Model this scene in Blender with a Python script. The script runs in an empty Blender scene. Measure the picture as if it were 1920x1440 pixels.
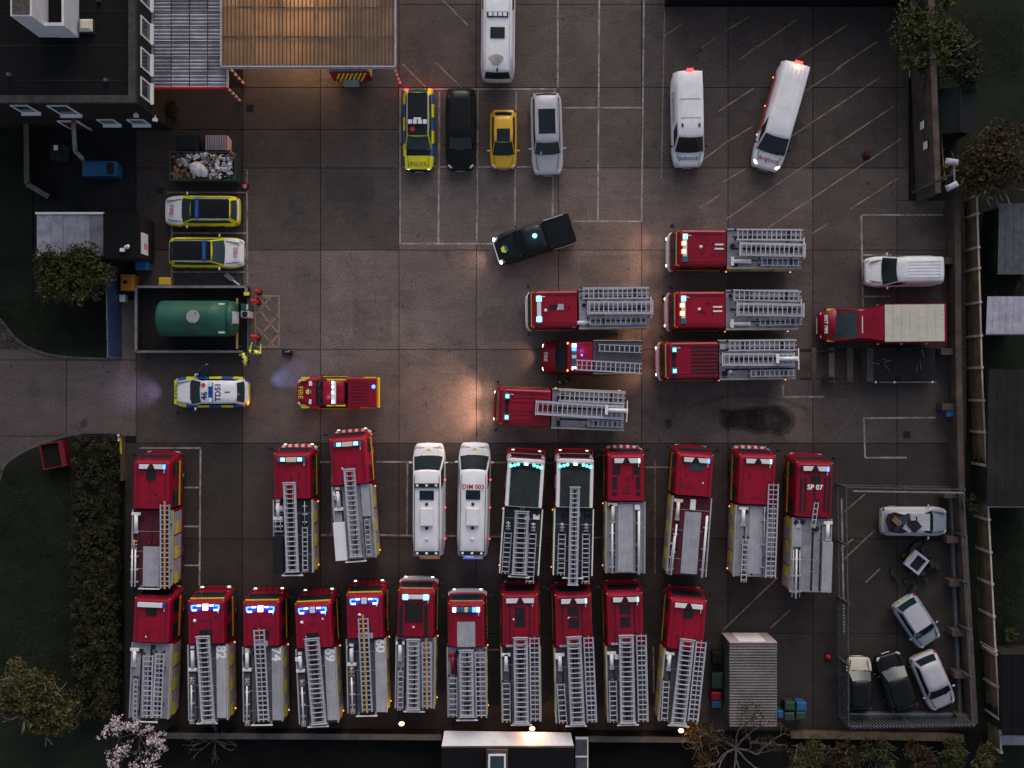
import bpy, bmesh, math, random
from mathutils import Vector, Matrix, Euler

# ------------------------------------------------------------------ camera, sky, sun, exposure
S = 31.0            # survey scale: photo pixels per metre on the ground
HC = 66.0           # flying height of the drone
scene = bpy.context.scene
COL = scene.collection
cam_d = bpy.data.cameras.new("drone_camera")
cam = bpy.data.objects.new("drone_camera", cam_d)
COL.objects.link(cam)
cam.location = (0, 0, HC)
cam.rotation_euler = (0, 0, 0)
cam_d.sensor_width = 36.0
cam_d.lens = 36.0 * HC / (1920.0 / S)
cam_d.clip_end = 2000
cam_d.clip_start = 0.5
scene.camera = cam
scene.render.resolution_x, scene.render.resolution_y = 1024, 768

SUN_EL, SUN_AZ = math.radians(26), math.radians(8)
world = bpy.data.worlds.new("World")
scene.world = world
world.use_nodes = True
nt = world.node_tree
nt.nodes.clear()
sky = nt.nodes.new("ShaderNodeTexSky")
sky.sky_type = 'NISHITA'
sky.sun_disc = False
sky.sun_elevation = SUN_EL
sky.sun_rotation = SUN_AZ
sky.dust_density = 4.0
sky.ozone_density = 1.0
hsv = nt.nodes.new("ShaderNodeHueSaturation")
hsv.inputs["Saturation"].default_value = 0.60
bg = nt.nodes.new("ShaderNodeBackground")
bg.inputs["Strength"].default_value = 0.12
out = nt.nodes.new("ShaderNodeOutputWorld")
nt.links.new(sky.outputs[0], hsv.inputs["Color"])
nt.links.new(hsv.outputs[0], bg.inputs[0])
nt.links.new(bg.outputs[0], out.inputs[0])

sun_d = bpy.data.lights.new("sun", 'SUN')
sun_d.energy = 0.5
sun_d.angle = math.radians(60)
sun_d.color = (1.0, 0.93, 0.9)
sun = bpy.data.objects.new("sun", sun_d)
COL.objects.link(sun)
sun.rotation_euler = (math.pi / 2 - SUN_EL, 0, math.pi - SUN_AZ)

vs = scene.view_settings
vs.view_transform = 'Standard'
vs.look = 'None'
vs.gamma = 1.0
vs.use_curve_mapping = False
vs.exposure = 0.25
scene.cycles.use_denoising = True
scene.cycles.max_bounces = 5
scene.cycles.diffuse_bounces = 2
scene.cycles.glossy_bounces = 2
scene.cycles.transmission_bounces = 3
scene.cycles.transparent_max_bounces = 6
scene.cycles.sample_clamp_indirect = 4.0

# ------------------------------------------------------------------ helpers
random.seed(7)

def G(px, py, z=0.0):
    """survey point: photo pixel of something at height z -> world metres"""
    k = (HC - z) / HC
    return Vector(((px - 960) / S * k, (720 - py) / S * k, z))

def lerp(a, b, t): return a + (b - a) * t

class MB:
    def __init__(s): s.v = []; s.f = []; s.mi = []; s.cur = 0
    def add(s, vv, ff):
        o = len(s.v)
        s.v += [tuple(p) for p in vv]
        s.f += [tuple(i + o for i in f) for f in ff]
        s.mi += [s.cur] * len(ff)
        return s
    def box(s, x0, x1, y0, y1, z0, z1):
        return s.add([(x0,y0,z0),(x1,y0,z0),(x1,y1,z0),(x0,y1,z0),(x0,y0,z1),(x1,y0,z1),(x1,y1,z1),(x0,y1,z1)],
                     [(0,3,2,1),(4,5,6,7),(0,1,5,4),(1,2,6,5),(2,3,7,6),(3,0,4,7)])
    def bar(s, a, b, w, z0, z1):
        """horizontal beam from a to b (xy), width w"""
        a = Vector((a[0], a[1])); b = Vector((b[0], b[1])); d = (b - a).normalized(); n = Vector((-d.y, d.x)) * w / 2
        return s.prism([a - n, b - n, b + n, a + n], z0, z1)
    def prism(s, pts, z0, z1):
        n = len(pts)
        area = sum(pts[i][0]*pts[(i+1)%n][1]-pts[(i+1)%n][0]*pts[i][1] for i in range(n))
        if area < 0: pts = list(reversed(pts))
        vv = [(p[0], p[1], z0) for p in pts] + [(p[0], p[1], z1) for p in pts]
        ff = [tuple(range(n - 1, -1, -1)), tuple(range(n, 2 * n))]
        ff += [(i, (i + 1) % n, n + (i + 1) % n, n + i) for i in range(n)]
        return s.add(vv, ff)
    def sheet(s, pts, z):
        n = len(pts)
        area = sum(pts[i][0]*pts[(i+1)%n][1]-pts[(i+1)%n][0]*pts[i][1] for i in range(n))
        if area < 0: pts = list(reversed(pts))
        return s.add([(p[0], p[1], z) for p in pts], [tuple(range(n))])
    def loft(s, rings, cap=True):
        n = len(rings[0]); vv = [p for r in rings for p in r]; ff = []
        for k in range(len(rings) - 1):
            for i in range(n):
                ff.append((k*n + i, k*n + (i+1) % n, (k+1)*n + (i+1) % n, (k+1)*n + i))
        if cap:
            ff.append(tuple(range(n - 1, -1, -1)))
            ff.append(tuple((len(rings)-1)*n + i for i in range(n)))
        return s.add(vv, ff)
    def patch(s, rows):
        n = len(rows[0]); vv = [p for r in rows for p in r]
        return s.add(vv, [(k*n+i, k*n+i+1, (k+1)*n+i+1, (k+1)*n+i) for k in range(len(rows)-1) for i in range(n-1)])
    def tube(s, path, r, n=6, r1=None):
        path = [Vector(p) for p in path]; rings = []
        m = len(path)
        for k, p in enumerate(path):
            d = (path[min(k+1, m-1)] - path[max(k-1, 0)]).normalized()
            a = d.cross(Vector((0, 0, 1)))
            if a.length < 1e-3: a = Vector((1, 0, 0))
            a.normalize(); b = a.cross(d) * -1
            rr = r if r1 is None else lerp(r, r1, k / (m - 1))
            rings.append([p + (a * math.cos(t) + b * math.sin(t)) * rr for t in [2*math.pi*i/n for i in range(n)]])
        return s.loft(rings)
    def disc(s, c, r, z0, z1, n=16, r1=None):
        r1 = r if r1 is None else r1
        A = [2*math.pi*i/n for i in range(n)]
        return s.loft([[(c[0]+r*math.cos(t), c[1]+r*math.sin(t), z0) for t in A],
                       [(c[0]+r1*math.cos(t), c[1]+r1*math.sin(t), z1) for t in A]])
    def blob(s, c, rx, ry, rz, rot=0.0, nu=10, nv=5):
        rings = []
        for j in range(nv + 1):
            ph = -math.pi/2 + math.pi * (j + .15) / (nv + .3)
            ring = []
            for i in range(nu):
                t = 2*math.pi*i/nu
                x, y = rx*math.cos(ph)*math.cos(t), ry*math.cos(ph)*math.sin(t)
                ring.append((c[0]+x*math.cos(rot)-y*math.sin(rot), c[1]+x*math.sin(rot)+y*math.cos(rot), c[2]+rz*math.sin(ph)))
            rings.append(ring)
        return s.loft(rings)
    def mesh(s, name, mats, smooth=False):
        me = bpy.data.meshes.new(name)
        me.from_pydata(s.v, [], s.f)
        if not isinstance(mats, (list, tuple)): mats = [mats]
        for m in mats: me.materials.append(M[m] if isinstance(m, str) else m)
        if len(mats) > 1: me.polygons.foreach_set("material_index", s.mi)
        if smooth: me.polygons.foreach_set("use_smooth", [True] * len(me.polygons))
        me.update()
        return me
    def build(s, name, mats, parent=None, smooth=False, subsurf=0, bevel=0, loc=None, rz=0, kind=None, label=None, cat=None, group=None):
        o = obj(name, s.mesh(name, mats, smooth), parent, loc, rz)
        if subsurf:
            md = o.modifiers.new("subsurf", 'SUBSURF'); md.levels = subsurf; md.render_levels = subsurf
        if bevel:
            md = o.modifiers.new("bevel", 'BEVEL'); md.width = bevel; md.segments = 2; md.limit_method = 'ANGLE'
        return tag(o, label, cat, group, kind)

def obj(name, data, parent=None, loc=None, rz=0):
    o = bpy.data.objects.new(name, data)
    COL.objects.link(o)
    if parent is not None: o.parent = parent
    if loc is not None: o.location = loc
    if rz: o.rotation_euler = (0, 0, rz)
    return o

def tag(o, label=None, cat=None, group=None, kind=None):
    if label: o["label"] = label
    if cat: o["category"] = cat
    if group: o["group"] = group
    if kind: o["kind"] = kind
    return o

def root(name, loc, rz, label, cat, group=None):
    o = obj(name, None, None, loc, rz)
    o.empty_display_size = 0.3
    return tag(o, label, cat, group)

# ------------------------------------------------------------------ materials
M = {}
def nodes_of(name):
    m = bpy.data.materials.new(name); m.use_nodes = True
    M[name] = m
    n = m.node_tree
    return m, n, n.nodes["Principled BSDF"]

def nz(n, scale, detail=4, rough=.6, coord=None, vec=None):
    t = n.nodes.new("ShaderNodeTexNoise")
    t.inputs["Scale"].default_value = scale; t.inputs["Detail"].default_value = detail; t.inputs["Roughness"].default_value = rough
    if vec is not None: n.links.new(vec, t.inputs["Vector"])
    return t.outputs["Fac"]

def rng(n, x, a, b, c, d):
    t = n.nodes.new("ShaderNodeMapRange")
    t.inputs[1].default_value, t.inputs[2].default_value, t.inputs[3].default_value, t.inputs[4].default_value = a, b, c, d
    n.links.new(x, t.inputs[0]); return t.outputs[0]

def mth(n, op, a, b):
    t = n.nodes.new("ShaderNodeMath"); t.operation = op
    for i, x in enumerate((a, b)):
        if isinstance(x, (int, float)): t.inputs[i].default_value = x
        else: n.links.new(x, t.inputs[i])
    return t.outputs[0]

def mixc(n, f, a, b):
    t = n.nodes.new("ShaderNodeMix"); t.data_type = 'RGBA'
    if isinstance(f, (int, float)): t.inputs[0].default_value = f
    else: n.links.new(f, t.inputs[0])
    for i, x in ((6, a), (7, b)):
        if isinstance(x, tuple): t.inputs[i].default_value = (x[0], x[1], x[2], 1)
        else: n.links.new(x, t.inputs[i])
    return t.outputs[2]

def pos(n, kind="geo"):
    if kind == "geo":
        return n.nodes.new("ShaderNodeNewGeometry").outputs["Position"]
    return n.nodes.new("ShaderNodeTexCoord").outputs["Object"]

def mat(name, rgb, rough=.5, metal=0.0, var=.25, scale=3.0, bump=0.0, bscale=30, coat=0.0, dirt=None, dirt_amt=.0, spec=.2, grain=.0, objvar=.0, streak=.0):
    m, n, p = nodes_of(name)
    v = pos(n)
    f = rng(n, nz(n, scale, 5, .65, vec=v), .3, .7, 0, 1)
    dk = tuple(c * (1 - var) for c in rgb); lt = tuple(min(1, c * (1 + var * .5)) for c in rgb)
    c = mixc(n, f, dk, lt)
    if dirt:
        g = rng(n, nz(n, scale * .6, 6, .7, vec=v), .5, .75, 0, dirt_amt)
        c = mixc(n, g, c, dirt)
    if grain:
        g2 = rng(n, nz(n, 11, 3, .9, vec=v), .3, .7, 0, 1)
        c2 = mixc(n, g2, (1-grain,)*3, (1+grain,)*3)
        t = n.nodes.new("ShaderNodeMix"); t.data_type = 'RGBA'; t.blend_type = 'MULTIPLY'; t.inputs[0].default_value = 1
        n.links.new(c, t.inputs[6]); n.links.new(c2, t.inputs[7]); c = t.outputs[2]
    if streak:
        mp = n.nodes.new("ShaderNodeMapping"); mp.inputs["Scale"].default_value = (7, .55, 1)
        tc = n.nodes.new("ShaderNodeTexCoord"); n.links.new(tc.outputs["Object"], mp.inputs[0])
        oi0 = n.nodes.new("ShaderNodeObjectInfo"); ad = n.nodes.new("ShaderNodeVectorMath"); ad.operation = 'ADD'
        n.links.new(mp.outputs[0], ad.inputs[0]); n.links.new(oi0.outputs["Location"], ad.inputs[1])
        sf = rng(n, nz(n, 1.0, 6, .7, vec=ad.outputs[0]), .48, .72, 0, streak)
        c = mixc(n, sf, c, tuple(x * .35 + .004 for x in rgb))
    if objvar:
        oi = n.nodes.new("ShaderNodeObjectInfo"); sc_ = n.nodes.new("ShaderNodeVectorMath"); sc_.operation = 'SCALE'
        n.links.new(c, sc_.inputs[0]); n.links.new(rng(n, oi.outputs["Random"], 0, 1, 1 - objvar, 1 + objvar), sc_.inputs["Scale"]); c = sc_.outputs[0]
    n.links.new(c, p.inputs["Base Color"])
    p.inputs["Roughness"].default_value = rough
    p.inputs["Metallic"].default_value = metal
    p.inputs["Specular IOR Level"].default_value = spec
    if coat:
        p.inputs["Coat Weight"].default_value = coat; p.inputs["Coat Roughness"].default_value = .08
    if bump:
        b = n.nodes.new("ShaderNodeBump"); b.inputs["Strength"].default_value = bump; b.inputs["Distance"].default_value = .03
        n.links.new(nz(n, bscale, 3, vec=v), b.inputs["Height"]); n.links.new(b.outputs[0], p.inputs["Normal"])
    return m

def emit(name, rgb, strength, base=None):
    m, n, p = nodes_of(name)
    base = base or rgb
    p.inputs["Base Color"].default_value = (base[0], base[1], base[2], 1)
    p.inputs["Emission Color"].default_value = (rgb[0], rgb[1], rgb[2], 1)
    p.inputs["Emission Strength"].default_value = strength
    p.inputs["Roughness"].default_value = .2
    return m

# vehicle paints and trims
mat("red", (.27, .0016, .021), .38, var=.22, scale=1.3, coat=.05, spec=.3, dirt=(.10, .004, .012), dirt_amt=.75, grain=.2, objvar=.14, streak=.55)
mat("red_dull", (.15, .008, .020), .6, var=.3, scale=2, dirt=(.06, .01, .014), dirt_amt=.6, grain=.15)
mat("red_trim", (.5, .02, .03), .4, var=.15)
mat("white", (.72, .71, .76), .4, var=.06, scale=2, coat=.3, dirt=(.45, .42, .40), dirt_amt=.35, grain=.05, streak=.12)
mat("white_trim", (.72, .70, .72), .45, var=.1)
mat("black_paint", (.007, .008, .010), .25, var=.2, coat=.08)
mat("navy_paint", (.011, .014, .018), .28, var=.2, coat=.08)
mat("silver_paint", (.42, .41, .46), .35, metal=.0, var=.08, coat=.4, grain=.05)
mat("blue_silver", (.26, .30, .36), .35, var=.15, coat=.4, dirt=(.2, .2, .22), dirt_amt=.5)
mat("yellow_paint", (.62, .36, .03), .35, var=.08, coat=.4)
mat("hivis", (.70, .66, .02), .45, var=.1)
mat("hivis_jacket", (.62, .75, .10), .7, var=.25, scale=8)
mat("police_blue", (.02, .10, .34), .4, var=.1)
mat("glass", (.010, .019, .024), .08, var=.3, scale=1.2, spec=.25)
mat("glass_pale", (.035, .055, .065), .08, var=.3, scale=1.2, spec=.25)
mat("rubber", (.012, .012, .012), .85, var=.3)
mat("rim", (.30, .30, .32), .4, var=.2)
mat("trim_dark", (.014, .014, .016), .6, var=.3)
mat("hatch_dark", (.016, .014, .018), .55, var=.4, scale=4)
mat("alu", (.40, .39, .46), .45, metal=.15, var=.14, scale=4, grain=.12, objvar=.18, streak=.4)
mat("alu_rung", (.50, .49, .56), .45, metal=.1, var=.1, objvar=.15)
mat("deck_silver", (.27, .27, .31), .5, metal=.1, var=.28, scale=1.6, dirt=(.10, .10, .11), dirt_amt=.6, grain=.16, objvar=.15, streak=.4)
mat("deck_grey", (.085, .085, .10), .6, var=.3, scale=1.6, dirt=(.05, .05, .055), dirt_amt=.6, grain=.16, objvar=.2, streak=.4)
mat("deck_dark", (.024, .033, .036), .6, var=.4, scale=1.6, dirt=(.06, .06, .06), dirt_amt=.3, streak=.3)
mat("deck_maroon", (.085, .010, .020), .6, var=.3, scale=1.6, dirt=(.05, .012, .015), dirt_amt=.6, grain=.15)
mat("plate", (.37, .37, .42), .5, metal=.1, var=.15, scale=2, dirt=(.2, .2, .22), dirt_amt=.5, grain=.1, objvar=.12, streak=.35)
mat("shutter", (.36, .36, .42), .45, metal=.1, var=.12)
mat("yellow_trim", (.68, .56, .02), .45, var=.15)
mat("wood_pole", (.45, .28, .12), .6, var=.3)
mat("cream_roof", (.50, .47, .41), .7, var=.12, scale=1.2, dirt=(.36, .34, .29), dirt_amt=.6, grain=.12, streak=.15)
mat("lettering_navy", (.02, .03, .12), .5, var=.05)
mat("lettering_blue", (.03, .06, .30), .5, var=.05)
mat("lettering_red", (.40, .01, .03), .5, var=.05)
mat("lettering_white", (.78, .77, .78), .5, var=.05)
mat("lens_white", (.62, .66, .70), .25, var=.06)
mat("lens_cream", (.62, .55, .46), .3, var=.06)
mat("lens_teal", (.02, .14, .19), .2, var=.1)
mat("lens_blue", (.02, .06, .35), .2, var=.1)
mat("lens_red", (.35, .01, .01), .2, var=.1)
mat("bund_coping", (.20, .195, .23), .7, var=.4, scale=2, grain=.2)
mat("wreck_metal", (.030, .031, .034), .5, var=.6, scale=3)
mat("alu_dull", (.27, .27, .31), .5, metal=.15, var=.2, scale=4)
mat("lens_amber", (.55, .20, .03), .3, var=.1)
mat("lens_clear", (.50, .50, .52), .15, var=.1)
emit("lamp_blue", (.03, .16, 1.0), 4.5)
emit("lamp_blue_hot", (.28, .50, 1.0), 4.5)
emit("lamp_teal", (.30, .85, .95), 1.2)
emit("lamp_green", (.16, .85, .70), 1.5)
emit("lamp_warm", (1.0, .74, .50), 2.5)
emit("lamp_amber", (1.0, .30, .07), 3)
emit("lamp_red", (1.0, .04, .04), 3)
emit("lamp_head", (1.0, .86, .70), 4)
emit("lamp_white", (.85, .90, 1.0), 1.6)
emit("lamp_flood", (1.0, .62, .26), 3.2)

# surfaces
def concrete():
    m, n, p = nodes_of("concrete")
    v = pos(n)
    big = rng(n, nz(n, .10, 4, .6, vec=v), .35, .65, 0, 1)
    med = rng(n, nz(n, .7, 6, .7, vec=v), .3, .72, 0, 1)
    c = mixc(n, big, (.106, .078, .075), (.188, .137, .126))
    c = mixc(n, mth(n, 'MULTIPLY', med, .5), c, (.050, .048, .049))
    blot = rng(n, nz(n, .33, 7, .75, vec=v), .54, .70, 0, .65)
    c = mixc(n, blot, c, (.034, .033, .033))
    drip = rng(n, nz(n, 2.2, 3, .5, vec=v), .66, .72, 0, .6)
    c = mixc(n, drip, c, (.03, .028, .028))
    mp = n.nodes.new("ShaderNodeMapping"); mp.inputs["Scale"].default_value = (.35, 2.2, 1); mp.inputs["Rotation"].default_value = (0, 0, .35); n.links.new(v, mp.inputs[0])
    wear = rng(n, nz(n, .9, 6, .7, vec=mp.outputs[0]), .5, .75, 0, .45)
    c = mixc(n, wear, c, (.05, .045, .045))
    pale = rng(n, nz(n, 1.7, 8, .8, vec=v), .58, .74, 0, .45)
    c = mixc(n, pale, c, (.21, .20, .19))
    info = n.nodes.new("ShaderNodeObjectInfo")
    at = n.nodes.new("ShaderNodeAttribute"); at.attribute_type = 'OBJECT'; at.attribute_name = "shade_tone"
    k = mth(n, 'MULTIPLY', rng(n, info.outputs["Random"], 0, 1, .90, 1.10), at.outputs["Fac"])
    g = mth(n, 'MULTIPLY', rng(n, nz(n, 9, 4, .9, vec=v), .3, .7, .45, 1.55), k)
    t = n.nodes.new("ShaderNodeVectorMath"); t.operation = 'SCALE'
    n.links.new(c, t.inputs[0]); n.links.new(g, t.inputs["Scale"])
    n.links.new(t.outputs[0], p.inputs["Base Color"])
    p.inputs["Specular IOR Level"].default_value = .25
    r = rng(n, med, 0, 1, .55, .8)
    n.links.new(r, p.inputs["Roughness"])
    b = n.nodes.new("ShaderNodeBump"); b.inputs["Strength"].default_value = .5; b.inputs["Distance"].default_value = .01
    n.links.new(nz(n, 45, 4, .7, vec=v), b.inputs["Height"]); n.links.new(b.outputs[0], p.inputs["Normal"])
concrete()

def worn(name, rgb, lo=.38, hi=.62, amt=1.0):
    m, n, p = nodes_of(name)
    v = pos(n)
    p.inputs["Base Color"].default_value = (*rgb, 1); p.inputs["Roughness"].default_value = .8; p.inputs["Specular IOR Level"].default_value = .15
    tr = n.nodes.new("ShaderNodeBsdfTransparent"); mx = n.nodes.new("ShaderNodeMixShader")
    f = mth(n, 'MULTIPLY', rng(n, nz(n, 1.2, 4, .6, vec=v), lo, hi, .35, 1), rng(n, nz(n, 22, 4, .75, vec=v), .32, .55, .25, 1))
    if amt < 1: f = mth(n, 'MULTIPLY', f, amt)
    o = n.nodes["Material Output"]
    n.links.new(f, mx.inputs[0]); n.links.new(tr.outputs[0], mx.inputs[1]); n.links.new(p.outputs[0], mx.inputs[2]); n.links.new(mx.outputs[0], o.inputs[0])
worn("line_white", (.44, .39, .38), .36, .66)
worn("line_yellow", (.34, .27, .21), .32, .60)
worn("line_beige", (.34, .24, .18), .2, .45)
worn("oil_stain", (.018, .018, .018), .3, .6, .55)
worn("crack", (.014, .014, .014), .35, .6, .6)
worn("old_patch", (.05, .048, .05), .2, .5, .16)
worn("tyre_mark", (.03, .028, .028), .35, .75, .30)
worn("rust_stain", (.20, .12, .07), .35, .6, .6)
mat("joint", (.010, .010, .010), .9)
mat("asphalt", (.016, .016, .017), .85, var=.4, scale=.6, bump=.4, bscale=40, dirt=(.035, .033, .032), dirt_amt=.6, grain=.3)
mat("grass", (.013, .018, .011), .95, var=.55, scale=.35, bump=.8, bscale=18, dirt=(.018, .016, .009), dirt_amt=.5, grain=.5)
mat("soil", (.007, .0065, .0055), .95, var=.5, scale=.8, bump=.8, bscale=12, grain=.4)
mat("kerb", (.11, .105, .10), .8, var=.4, scale=1.5, grain=.2)
mat("felt", (.0030, .0034, .0048), .85, var=.4, scale=.5, bump=.3, bscale=20, dirt=(.006, .0065, .008), dirt_amt=.6, grain=.4)
mat("brick_dark", (.018, .015, .014), .9, var=.4, scale=1.5, bump=.5, bscale=25, grain=.35)
mat("brick_brown", (.092, .068, .058), .9, var=.5, scale=1.1, bump=.5, bscale=22, dirt=(.025, .02, .02), dirt_amt=.7, grain=.35)
mat("coping", (.05, .048, .05), .85, var=.45, scale=2, grain=.25)
mat("render_white", (.62, .61, .66), .7, var=.12, scale=1.5, dirt=(.4, .38, .38), dirt_amt=.5, grain=.08)
mat("pvc_white", (.72, .72, .75), .4, var=.05)
mat("gravel", (.09, .08, .07), .95, var=.7, scale=9, bump=.8, bscale=14)
mat("timber", (.15, .105, .065), .85, var=.5, scale=2, bump=.4, bscale=20, dirt=(.05, .05, .02), dirt_amt=.6, grain=.3)
mat("post_concrete", (.42, .35, .31), .85, var=.3, scale=3)
mat("galv", (.22, .23, .26), .5, metal=.3, var=.3, scale=3)
mat("galv_dark", (.10, .105, .125), .55, metal=.3, var=.4, scale=3)
mat("sheet_grey", (.34, .34, .40), .5, var=.35, scale=1.2, dirt=(.12, .11, .12), dirt_amt=.7, grain=.15, objvar=.4, streak=.5)
mat("container_roof", (.14, .125, .125), .6, var=.35, scale=1.0, dirt=(.05, .055, .07), dirt_amt=.75, grain=.3)
mat("container_wall", (.42, .33, .33), .6, var=.25, scale=2)
mat("tank_green", (.020, .092, .068), .5, var=.25, scale=1.5, coat=.05, dirt=(.02, .05, .04), dirt_amt=.5, grain=.12)
mat("tank_grey", (.30, .31, .32), .6, var=.3, scale=8)
mat("bin_blue", (.02, .10, .24), .55, var=.3, scale=3, grain=.15)
mat("bin_orange", (.40, .16, .02), .55, var=.25, scale=3, grain=.15)
mat("bin_green", (.03, .055, .045), .55, var=.3, scale=3)
mat("bin_dark", (.010, .012, .015), .6, var=.3)
mat("cone_red", (.62, .02, .03), .5, var=.1)
mat("steel_blue", (.035, .055, .13), .5, var=.3, scale=3)
mat("skin_tone", (.50, .30, .22), .6, var=.1)
mat("cloth_dark", (.010, .011, .016), .9, var=.3, scale=6)
mat("cloth_navy", (.012, .018, .035), .9, var=.3, scale=6)
mat("hair", (.03, .022, .018), .8, var=.3)
mat("rag", (.55, .54, .58), .8, var=.5, scale=5)
mat("cardboard", (.20, .12, .07), .8, var=.4, scale=4)
mat("leaf_olive", (.055, .060, .018), .8, var=.7, scale=1.2)
mat("leaf_green", (.027, .034, .014), .8, var=.7, scale=1.0)
mat("leaf_lime", (.060, .078, .020), .8, var=.7, scale=1.3)
mat("leaf_brown", (.058, .036, .018), .85, var=.7, scale=1.2)
mat("leaf_rust", (.085, .075, .028), .85, var=.8, scale=1.0)
mat("grass_blade", (.022, .030, .013), .9, var=.7, scale=.8)
mat("leaf_hedge", (.048, .042, .019), .85, var=.75, scale=1.6)
mat("blossom", (.62, .50, .52), .7, var=.5, scale=3)
mat("bark", (.11, .088, .078), .9, var=.4, scale=5)
mat("bark_pale", (.17, .125, .11), .9, var=.4, scale=5)
mat("lavender", (.40, .38, .46), .6, var=.3, scale=2, grain=.1)
mat("shed_felt", (.009, .011, .014), .85, var=.3, scale=1.5, grain=.25)

mat("groove_shade", (.10, .07, .05), .6, var=.3)
def translucent_sheet():
    m, n, p = nodes_of("sheet_amber")
    v = pos(n)
    f = rng(n, nz(n, .9, 4, .6, vec=v), .3, .7, 0, 1)
    c = mixc(n, f, (.28, .18, .12), (.42, .29, .20))
    oi = n.nodes.new("ShaderNodeObjectInfo"); sc_ = n.nodes.new("ShaderNodeVectorMath"); sc_.operation = 'SCALE'
    n.links.new(c, sc_.inputs[0]); n.links.new(rng(n, oi.outputs["Random"], 0, 1, .72, 1.15), sc_.inputs["Scale"]); c = sc_.outputs[0]
    n.links.new(c, p.inputs["Base Color"]); p.inputs["Roughness"].default_value = .5
    tl = n.nodes.new("ShaderNodeBsdfTranslucent"); n.links.new(c, tl.inputs[0])
    mx = n.nodes.new("ShaderNodeMixShader"); mx.inputs[0].default_value = .62
    o = n.nodes["Material Output"]
    n.links.new(p.outputs[0], mx.inputs[1]); n.links.new(tl.outputs[0], mx.inputs[2]); n.links.new(mx.outputs[0], o.inputs[0])
translucent_sheet()

# ------------------------------------------------------------------ lettering and lamps
_text_cache = {}
def lettering(txt, size, material, parent, loc, rz=0, name="lettering", bold=0.0, z_tilt=None):
    key = (txt, bold)
    if key not in _text_cache:
        cu = bpy.data.curves.new("lettering", 'FONT'); cu.body = txt; cu.align_x = 'CENTER'; cu.align_y = 'CENTER'
        cu.resolution_u = 3; cu.offset = bold; cu.extrude = .004
        t = bpy.data.objects.new("lettering", cu); COL.objects.link(t)
        dg = bpy.context.evaluated_depsgraph_get(); dg.update()
        me = bpy.data.meshes.new_from_object(t.evaluated_get(dg))
        bpy.data.objects.remove(t); bpy.data.curves.remove(cu)
        _text_cache[key] = me
    me = _text_cache[key].copy(); me.materials.clear(); me.materials.append(M[material])
    o = obj(name, me, parent, loc)
    o.rotation_euler = (z_tilt or 0, 0, rz) if not isinstance(z_tilt, Euler) else z_tilt
    o.scale = (size, size, 1)
    return o

def spot(parent, loc, direction, energy, rgb, angle=70, blend=.8, size=.1):
    d = bpy.data.lights.new("headlight_beam", 'SPOT'); d.energy = energy; d.color = rgb
    d.spot_size = math.radians(angle); d.spot_blend = blend; d.shadow_soft_size = size
    o = obj("headlight_beam", d, parent, loc)
    o.rotation_euler = Vector(direction).to_track_quat('-Z', 'Y').to_euler()
    return o

def point(parent, loc, energy, rgb, size=.15, name="lamp_glow"):
    d = bpy.data.lights.new(name, 'POINT'); d.energy = energy; d.color = rgb; d.shadow_soft_size = size
    return obj(name, d, parent, loc)
# ------------------------------------------------------------------ ground, yard, road
def gp(pts, z=0.0): return [tuple(G(x, y, z)[:2]) for x, y in pts]

MB().sheet([(-450, -450), (450, -450), (450, 450), (-450, 450)], -.08).build("ground", "grass", kind="structure")
yard = MB().prism(gp([(1815, 376), (1706, 376), (1706, -230), (300, -230), (300, 235), (60, 235), (60, 560), (-250, 560), (-250, 905), (232, 905), (232, 1372), (1815, 1372)]), -.078, -.030).build("yard", "joint", kind="structure")
XS = [255, 455, 601, 748, 893, 1047, 1203, 1365, 1524, 1682, 1812]
YS = [-225, -140, 8, 164, 315, 469, 655, 831, 1010, 1188, 1370]
def slab(x0, x1, y0, y1, gap=.018, name="concrete_slab", material="concrete"):
    a, b = G(x0, y1), G(x1, y0)
    c = (a + b) / 2
    hx, hy = (b.x - a.x) / 2 - gap, (b.y - a.y) / 2 - gap
    dz = random.uniform(-.002, .002)
    r = .008
    mb = MB()
    mb.loft([[(-hx, -hy, -.04), (hx, -hy, -.04), (hx, hy, -.04), (-hx, hy, -.04)],
             [(-hx, -hy, -r), (hx, -hy, -r), (hx, hy, -r), (-hx, hy, -r)],
             [(-hx+r, -hy+r, 0), (hx-r, -hy+r, 0), (hx-r, hy-r, 0), (-hx+r, hy-r, 0)]])
    o = mb.build(name, material, yard, loc=(c.x, c.y, dz))
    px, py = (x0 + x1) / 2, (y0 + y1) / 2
    t = 1.12 if 600 < px < 1365 else 1.0  # slab colour partly carries painted shade: darker between truck rows, right and top
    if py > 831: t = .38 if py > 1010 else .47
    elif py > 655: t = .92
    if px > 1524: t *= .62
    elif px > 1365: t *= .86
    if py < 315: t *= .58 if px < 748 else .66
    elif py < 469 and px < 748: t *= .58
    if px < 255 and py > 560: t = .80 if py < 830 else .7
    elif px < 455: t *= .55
    o["shade_tone"] = (t * .92 + .06) * random.uniform(.92, 1.08)
    return o
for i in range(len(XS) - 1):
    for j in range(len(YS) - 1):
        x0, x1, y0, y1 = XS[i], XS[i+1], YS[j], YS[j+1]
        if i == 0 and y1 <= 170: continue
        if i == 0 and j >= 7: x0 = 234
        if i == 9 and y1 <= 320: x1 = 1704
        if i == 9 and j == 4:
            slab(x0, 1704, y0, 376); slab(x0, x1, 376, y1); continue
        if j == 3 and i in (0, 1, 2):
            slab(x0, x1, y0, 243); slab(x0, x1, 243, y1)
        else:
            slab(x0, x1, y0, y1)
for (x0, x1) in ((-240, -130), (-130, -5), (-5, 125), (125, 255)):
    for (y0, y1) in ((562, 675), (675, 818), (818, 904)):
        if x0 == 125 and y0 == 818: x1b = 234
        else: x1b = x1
        slab(x0, x1b, y0, y1)
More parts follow.
